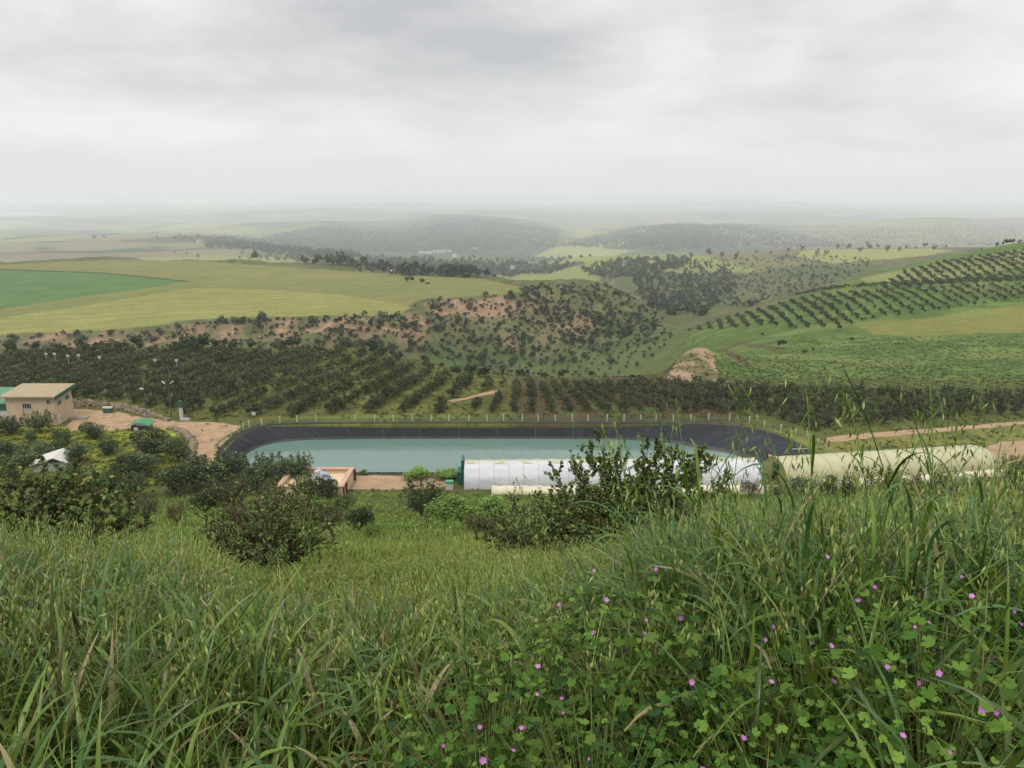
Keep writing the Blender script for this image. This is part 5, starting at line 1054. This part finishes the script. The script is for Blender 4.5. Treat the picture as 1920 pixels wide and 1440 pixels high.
# ------------------------------------------------------------------ grass
def blades(rng, base, h, w, az, th0, k, segs, c0, c1, fold=False, taper=.9):
    """Curved ribbons: the lean grows from th0 by k along the blade."""
    n = len(base); t = np.linspace(0, 1, segs + 1); th = th0[:, None] + k[:, None] * t[None] ** 1.5; dl = h / segs
    dh = np.sin(th) * dl[:, None]; dv = np.cos(th) * dl[:, None]; rr = np.concatenate([np.zeros((n, 1)), np.cumsum(dh[:, :-1], 1)], 1); zz = np.concatenate([np.zeros((n, 1)), np.cumsum(dv[:, :-1], 1)], 1)
    ca, sa = np.cos(az), np.sin(az); tw = rng.uniform(-.9, .9, n)[:, None] * t[None]
    cx = base[:, 0, None] + rr * ca[:, None]; cy = base[:, 1, None] + rr * sa[:, None]; cz = base[:, 2, None] + zz
    wd = w[:, None] * (np.minimum(1, .55 + 1.6 * t) * (1 - t ** 2.2 * taper))[None]
    sx, sy = -sa[:, None] * np.cos(tw) + 0 * rr, ca[:, None] * np.cos(tw) + 0 * rr; sz = np.sin(tw)
    Lf = np.stack([cx - sx * wd, cy - sy * wd, cz - sz * wd], -1); Rt = np.stack([cx + sx * wd, cy + sy * wd, cz + sz * wd], -1); S = segs + 1
    col = (c0[:, None] * (1 - t[None, :, None]) + c1[:, None] * t[None, :, None])
    if fold:
        M = np.stack([cx, cy, cz], -1) - np.stack([np.cos(th) * ca[:, None], np.cos(th) * sa[:, None], -np.sin(th)], -1) * (-wd[..., None] * .35) * -1
        V = np.stack([Lf, M, Rt], 2).reshape(-1, 3); C = np.repeat(col, 3, 1).reshape(-1, 3); i = (np.arange(n)[:, None] * S + np.arange(segs)[None]).ravel()[:, None] * 3
        return V, np.concatenate([i + [0, 1, 4, 3], i + [1, 2, 5, 4]]), C
    V = np.stack([Lf, Rt], 2).reshape(-1, 3); C = np.repeat(col, 2, 1).reshape(-1, 3); i = (np.arange(n)[:, None] * S + np.arange(segs)[None]).ravel()[:, None] * 2
    return V, i + [0, 1, 3, 2], C
def spikelets(rng, p, ln, wd, cols, down=1.0):
    n = len(p); d = rng.normal(size=(n, 3)) * .28 + [0, 0, -down]; d /= np.linalg.norm(d, axis=1)[:, None]; a, b = frames(d, rng); ln = ln[:, None]; wd = wd[:, None]
    V = np.concatenate([np.stack([p, p + d * ln * .38 + s * wd, p + d * ln, p + d * ln * .38 - s * wd], 1) for s in (a, b)]).reshape(-1, 3)
    return V, np.arange(len(V)).reshape(-1, 4), np.concatenate([np.repeat(cols, 4, 0)] * 2)
def join(parts):
    o = 0; V, Fq, C = [], [], []
    for v, f, c in parts: V.append(v); Fq.append(f + o); C.append(c); o += len(v)
    return np.concatenate(V), np.concatenate(Fq), np.concatenate(C)
GC = dict(green=alb(118, 148, 56), dark=alb(64, 92, 36), yel=alb(154, 168, 72), blue=alb(84, 126, 68), dry=alb(182, 160, 120), brown=alb(134, 104, 78), pale=alb(178, 192, 118, k=1.5), lite=alb(126, 154, 66, k=1.15))
def cc(rng, n, d):
    return pick(rng, n, [GC[k] for k in d], list(d.values()))
def sward_h(u, y):
    """How tall the grass stands: tallest on the right, knee-high in the middle."""
    return np.interp(u, [-.7, -.5, -.3, -.1, .1, .25, .4, .7], [.45, .39, .28, .25, .36, .49, .56, .60]) * np.interp(y, [0, 1.6, 2.6, 4, 8, 14], [.6, .7, 1.0, 1.0, .9, .8]) * (1 - .52 * sstep(3.0, 4.6, y) * (1 - sstep(11, 14, y)) * sstep(-.46, -.38, u) * (1 - sstep(-.2, -.08, u)))
def wedge(rng, n, y0, y1, um=.90, pad=.8):
    y = np.sqrt(rng.uniform(y0 * y0, y1 * y1, n)); x = rng.uniform(-1, 1, n) * (um * y + pad); return x, y
def meadow():
    rng = np.random.default_rng(5); near, mid, far, broad = [], [], [], []
    def put(lst, n, y0, y1, hs, hv, w, seg, mix, tip, th=(.02, .35), k=(.2, 1.3), fold=False, keep=None):
        x, y = wedge(rng, int(n * 1.2), y0, y1); u = x / np.maximum(y, .8)
        if keep is not None: q = keep(x, y, u, rng); x, y, u = x[q], y[q], u[q]
        m = len(x); z = height(x, y) - .02; h = hs * sward_h(u, y) * rng.uniform(1 - hv, 1 + hv, m) * (.75 + .5 * fbm(x / .9, y / .9, 6, 3)); c0 = cc(rng, m, mix); v = fbm(x / 2.6, y / 3.6, 14, 4)[:, None]; q = sstep(.42, .66, fbm(x / 5.5, y / 7, 15, 3))[:, None] * (.5 if y0 >= 4 else .2); c0 = c0 * (.55 + .9 * v) * (1 - q) + q * GC['yel'] * (.6 + .8 * v)
        t_ = rng.uniform(size=m) < tip; c1 = np.where(t_[:, None], GC['dry'], c0 * 1.12)
        lst.append(blades(rng, np.column_stack([x, y, z]), h, w * rng.uniform(.6, 1.4, m), rng.uniform(0, 6.283, m), rng.uniform(*th, m), rng.uniform(*k, m), seg, c0, c1, fold))
    mall = lambda x, y, u, r: ~((u > -.12) & (y < 2.9) & (r.uniform(size=len(x)) < .55))
    # close by: broad arching leaves, fine blades, dead straw low down
    right = lambda x, y, u, r: (u > .06) & mall(x, y, u, r)
    put(broad, 7500, 1.7, 4.4, 1.15, .3, .0105, 9, dict(blue=.38, green=.36, dark=.26), .06, (.02, .5), (.4, 2.6), True, right)
    put(broad, 5200, .9, 4.4, 1.0, .4, .0105, 7, dict(dry=.3, brown=.16, blue=.3, green=.24), .3, (.3, 1.2), (.3, 2.2), True, lambda x, y, u, r: u < -.12)
    put(broad, 9000, .9, 4.4, 1.15, .4, .0105, 9, dict(blue=.30, green=.38, dark=.32), .06, (.02, .5), (.3, 2.6), True, mall)
    put(near, 26000, .9, 4.4, .9, .5, .0025, 6, dict(green=.36, dark=.42, yel=.18, blue=.04), .05, (.02, .5), (.1, 1.2), keep=mall)
    put(near, 5200, .9, 4.4, .62, .5, .0052, 6, dict(dry=.4, brown=.35, yel=.25), .3, (.3, 1.3), (.3, 1.6), keep=lambda x, y, u, r: (r.uniform(size=len(x)) < np.where(u < -.25, 1.0, .4)))
    put(mid, 74000, 4.2, 10, .92, .45, .0036, 5, dict(green=.42, dark=.22, yel=.28, pale=.08), .05, (.02, .45), (.1, 1.1))
    put(broad, 9000, 4.2, 10, 1.05, .4, .0095, 7, dict(blue=.25, green=.5, dark=.25), .05, (.02, .4), (.5, 2.2), True)
    put(mid, 6000, 4.0, 10, .6, .4, .006, 4, dict(dry=.4, brown=.3, yel=.3), .3, (.3, 1.2), (.3, 1.4))
    put(far, 86000, 10, 24, 1.0, .4, .007, 4, dict(lite=.5, dark=.12, yel=.28, pale=.1), .04)
    put(far, 90000, 24, 80, 1.1, .4, .02, 3, dict(lite=.5, dark=.2, yel=.24, pale=.06), .03)
    for nm, l, lab in (('near_grass', near, 'tall rank grass blades and dead straw at the foot of the picture'), ('broad_grass', broad, 'broad arching grass leaves with a dull shine'), ('meadow_grass', mid, 'wild meadow grass on the upper slope'), ('slope_grass', far, 'green grass down the slope to the farm')):
        V, Fq, C = join(l); tag(link(nm, np_mesh(nm, V, Fq, M_BROAD if l is broad else M_GRASS, C)), lab, 'grass', kind='stuff')
    # flowering oat tops through the meadow
    sp = []
    for n, y0, y1, per, ln, up in ((1300, 2.0, 4.5, 14, .031, 1.3), (3600, 4.5, 9, 13, .031, 1.3), (4200, 9, 22, 9, .034, 1.3)):
        x, y = wedge(rng, n, y0, y1); u = x / np.maximum(y, .8); z = height(x, y); h = up * sward_h(u, y) * rng.uniform(.8, 1.2, n); az = rng.uniform(0, 6.28, n); th0 = rng.uniform(.02, .25, n); k = rng.uniform(.2, .9, n)
        c = cc(rng, n, dict(green=.5, yel=.3, pale=.2)); V, Fq, C = blades(rng, np.column_stack([x, y, z]), h, np.full(n, .0016 if y1 < 9 else .0028), az, th0, k, 6, c, c, False, .5); sp.append((V, Fq, C))
        ctr = V.reshape(n, 7, 2, 3).mean(2); i = rng.integers(0, n, n * per); t = rng.uniform(3.6, 6, n * per); j = np.clip(t.astype(int), 0, 5); f = (t - j)[:, None]; p = ctr[i, j] * (1 - f) + ctr[i, j + 1] * f + rng.normal(size=(n * per, 3)) * [.022, .022, .016]
        sp.append(spikelets(rng, p, ln * rng.uniform(.7, 1.3, n * per), .0037 * rng.uniform(.7, 1.3, n * per) * (1.35 if y1 > 10 else 1), cc(rng, n * per, dict(pale=.65, yel=.25, dry=.1))))
    V, Fq, C = join(sp); tag(link('oat_heads', np_mesh('oat_heads', V, Fq, M_GRASS, C)), 'pale drooping seed heads of wild oats over the meadow', 'grass', kind='stuff')
meadow()
def tall_oats():
    """The separate tall oat plants that stand out against the pond, the tunnels and the slope."""
    lib = []
    for k in range(7):
        rng = np.random.default_rng(700 + k); n1 = np.array([[0, 0, 0.0]]); az = np.array([rng.uniform(0, 6.28)]); c = cc(rng, 1, dict(green=.6, blue=.4))
        V, Fq, C = blades(rng, n1, np.array([1.06]), np.array([.0019]), az, np.array([rng.uniform(.0, .12)]), np.array([rng.uniform(.25, .8)]), 14, c, c * 1.1, False, .4); ctr = V.reshape(15, 2, 3).mean(1); V2 = V.copy(); V2[0::2] = ctr + [0, .0019, 0]; V2[1::2] = ctr - [0, .0019, 0]
        stem = np_mesh('oat_stem', np.concatenate([V, V2]), np.concatenate([Fq, Fq + len(V)]), M_GRASS, np.concatenate([C, C]))
        lv = []
        for q in range(3):
            i = 2 + 3 * q + rng.integers(0, 2); m = cc(rng, 1, dict(blue=.5, green=.4, dark=.1)); lv.append(np_mesh('oat_leaf', *(lambda a: (a[0], a[1], M_GRASS, a[2]))(blades(rng, ctr[i][None], np.array([rng.uniform(.22, .38)]), np.array([rng.uniform(.0055, .0085)]), np.array([rng.uniform(0, 6.28)]), np.array([rng.uniform(.1, .5)]), np.array([rng.uniform(1.2, 2.8)]), 9, m, m * 1.1, True))))
        n = 22; t = rng.uniform(9.6, 14, n); j = np.clip(t.astype(int), 0, 13); f = (t - j)[:, None]; o = ctr[j] * (1 - f) + ctr[j + 1] * f; d = rng.normal(size=(n, 3)) * [1, 1, .2] + [math.cos(az[0]) * .8, math.sin(az[0]) * .8, .1]; p = o + d / np.linalg.norm(d, axis=1)[:, None] * rng.uniform(.02, .085, n)[:, None]; p[:, 2] -= .01
        b = [spikelets(rng, p, .034 * rng.uniform(.75, 1.25, n), .0032 * rng.uniform(.8, 1.2, n), cc(rng, n, dict(green=.4, pale=.45, yel=.15)))]
        s = np.cross(p - o, [0, 0, 1.0]); s = s / np.linalg.norm(s, axis=1)[:, None] * .0007; md = (o + p) / 2 + [0, 0, .008]
        b.append((np.stack([o - s, o + s, md + s, md - s, md - s, md + s, p + s, p - s], 1).reshape(-1, 3), np.arange(8 * n).reshape(-1, 4), np.repeat(cc(rng, n, dict(green=1)), 8, 0)))
        lib.append((stem, lv, np_mesh('oat_panicle', *(lambda a: (a[0], a[1], M_GRASS, a[2]))(join(b)))))
    rng = np.random.default_rng(77); spots = [(1268, 742, 2.6), (1282, 790, 2.7), (1316, 800, 2.5), (1376, 795, 2.4), (1394, 812, 2.8), (1418, 806, 2.6), (1572, 728, 2.3), (1592, 735, 2.5), (1614, 770, 2.4), (1690, 790, 2.6), (1758, 770, 2.2), (1776, 715, 2.3), (1800, 765, 2.5), (1822, 760, 2.2), (1850, 800, 2.6), (1892, 812, 2.2),
             (1240, 850, 2.5), (1345, 850, 2.9), (1440, 870, 2.8), (1500, 850, 3.0), (1545, 862, 2.6), (1640, 850, 2.9), (1668, 846, 2.5), (1720, 850, 2.7), (1736, 820, 2.9), (1870, 840, 2.9), (1910, 790, 2.4), (1180, 870, 3.0), (1100, 900, 3.0), (1150, 920, 2.8), (1062, 930, 3.2), (1290, 880, 3.1), (1210, 905, 2.9),
             (835, 985, 2.6), (858, 1010, 2.4), (690, 1010, 2.8), (545, 960, 3.4), (470, 1000, 3.2), (580, 1010, 3.0), (345, 1020, 2.8), (270, 960, 3.0), (160, 1000, 2.8), (60, 1010, 2.6), (1590, 830, 2.2), (1700, 740, 2.7), (1840, 735, 2.6)]
    for i, (px, py, Y) in enumerate(spots):
        top = at_Y(px, py, Y); z0 = H1(top[0], Y); h = top[2] - z0
        if h < .2: continue
        stem, lv, pan = lib[i % 7]; s = h / 1.0
        t = thing('wild_oat', 'tall green wild oat with drooping pale spikelets rising over the meadow' if px < 1000 else 'tall wild oat stalk rising against the pond and tunnels', 'oat plant', (top[0] + rng.normal() * .03, Y, z0), rng.uniform(0, 6.28), (min(s, 1.25), min(s, 1.25), s * 1.02), 'oat stalks over the left meadow' if px < 1000 else 'oat stalks on the right')
        link('stem', stem, t); link('panicle', pan, t)
        for l in lv: link('leaf', l, t)
tall_oats()
# ------------------------------------------------------------------ flowering clumps with lobed leaves
MALC = [alb(104, 144, 54), alb(80, 120, 46), alb(128, 164, 66), alb(60, 94, 42)]
M_PETAL = foliage_mat('pink_petal', .6, .3, .2, .1)
def lobed_leaves(p, nrm, size, rng):
    """Round, shallowly seven-lobed, toothed leaves, slightly cupped."""
    n = len(p); a, b = frames(nrm, rng); nrm = nrm / np.linalg.norm(nrm, axis=1)[:, None]; m = 28; th = np.linspace(.25, 2 * math.pi - .25, m); r = 1 + .11 * np.cos(7 * th) + .05 * np.cos(21 * th); r[0] *= .75; r[-1] *= .75
    rim = p[:, None] + size[:, None, None] * ((r * np.cos(th))[None, :, None] * a[:, None] + (r * np.sin(th))[None, :, None] * b[:, None] + (.10 + .12 * np.cos(7 * th) * 0.5)[None, :, None] * nrm[:, None])
    V = np.concatenate([p[:, None], rim], 1).reshape(-1, 3); i = np.arange(n)[:, None] * (m + 1); Fq = np.concatenate([i + [0, k + 1, k + 2] for k in range(m - 1)]); return V, Fq, m + 1
def flower_clumps():
    lib, rng = [], np.random.default_rng(55)
    for k in range(5):
        n = 250; a = rng.uniform(0, 6.28, n); r = np.sqrt(rng.uniform(0, 1, n)) * .3; z = .10 + .30 * np.sqrt(np.maximum(0, 1 - (r / .33) ** 2)) * rng.uniform(.35, 1.1, n); p = np.stack([r * np.cos(a), r * np.sin(a), z], 1)
        nrm = np.stack([p[:, 0] * 1.4, p[:, 1] * 1.4, np.full(n, .55)], 1) + rng.normal(size=(n, 3)) * .28 + [0, -.12, 0]; V, Ft, m = lobed_leaves(p, nrm, rng.uniform(.005, .0165, n), rng); C = np.repeat(pick(rng, n, MALC, [.35, .3, .2, .15]), m, 0); fo = np_mesh('lobed_foliage', V, Ft, M_LEAF, C)
        b = MB()
        for q in p[::2]: b.tube([(q[0] * .25, q[1] * .25, -.02), (q[0] * .6, q[1] * .6, q[2] * .6), tuple(q)], [.002, .0016, .0012], 4)
        lib.append((fo, b.mesh('leaf_stalks', plain('stalk_green', alb(120, 134, 66), .7, .2, 10)), p))
    fl = []
    for k in range(3):
        V, Fq, C = [], [], []; o = 0
        for i in range(5):
            a = 6.283 * i / 5; ca, sa = math.cos(a), math.sin(a); pts = [(0, 0, 0), (.006, -.0042, .002), (.0115, -.0036, .004), (.0105, 0, .0035), (.0115, .0036, .004), (.006, .0042, .002)]
            V += [(x * ca - y * sa, x * sa + y * ca, z) for x, y, z in pts]; Fq += [(o, o + 1, o + 2, o + 3), (o, o + 3, o + 4, o + 5)]; o += 6
            C += [alb(228, 150, 226, k=1.3) * (0.9 + .1 * k)] * 6
        fl.append(np_mesh('petals', np.array(V), np.array(Fq), M_PETAL, np.array(C)))
    spots = []
    for i in range(60):
        Y = rng.uniform(1.45, 2.75); u = rng.uniform(-.14, .70)
        if (u < .05 and Y > 2.0) or u < -.12 + .06 * (Y > 1.7): continue
        spots.append((u * Y, Y))
    keep = []
    for s in spots:
        if all((s[0] - q[0]) ** 2 + (s[1] - q[1]) ** 2 > .2 ** 2 for q in keep): keep.append(s)
    for i, (x, y) in enumerate(keep):
        fo, st, p = lib[i % 5]; t = thing('flowering_plant', 'low clump of bright green lobed leaves dotted with pink flowers', 'plant', (x, y, H1(x, y) - .02), rng.uniform(0, 6.28), rng.uniform(.85, 1.3), 'pink-flowered clumps at the lower right')
        link('foliage', fo, t); link('stalks', st, t)
        for q in rng.choice(len(p), rng.integers(3, 7), replace=False):
            o = link('flower', fl[rng.integers(0, 3)], t); o.location = p[q] * [1.05, 1.05, 1.0] + [0, -.01, .06]; o.rotation_euler = (rng.uniform(.2, 1.1), rng.uniform(-.5, .5), rng.uniform(-.6, .6) - t.rotation_euler.z); s = rng.uniform(.45, .7); o.scale = (s, s, s)
flower_clumps()
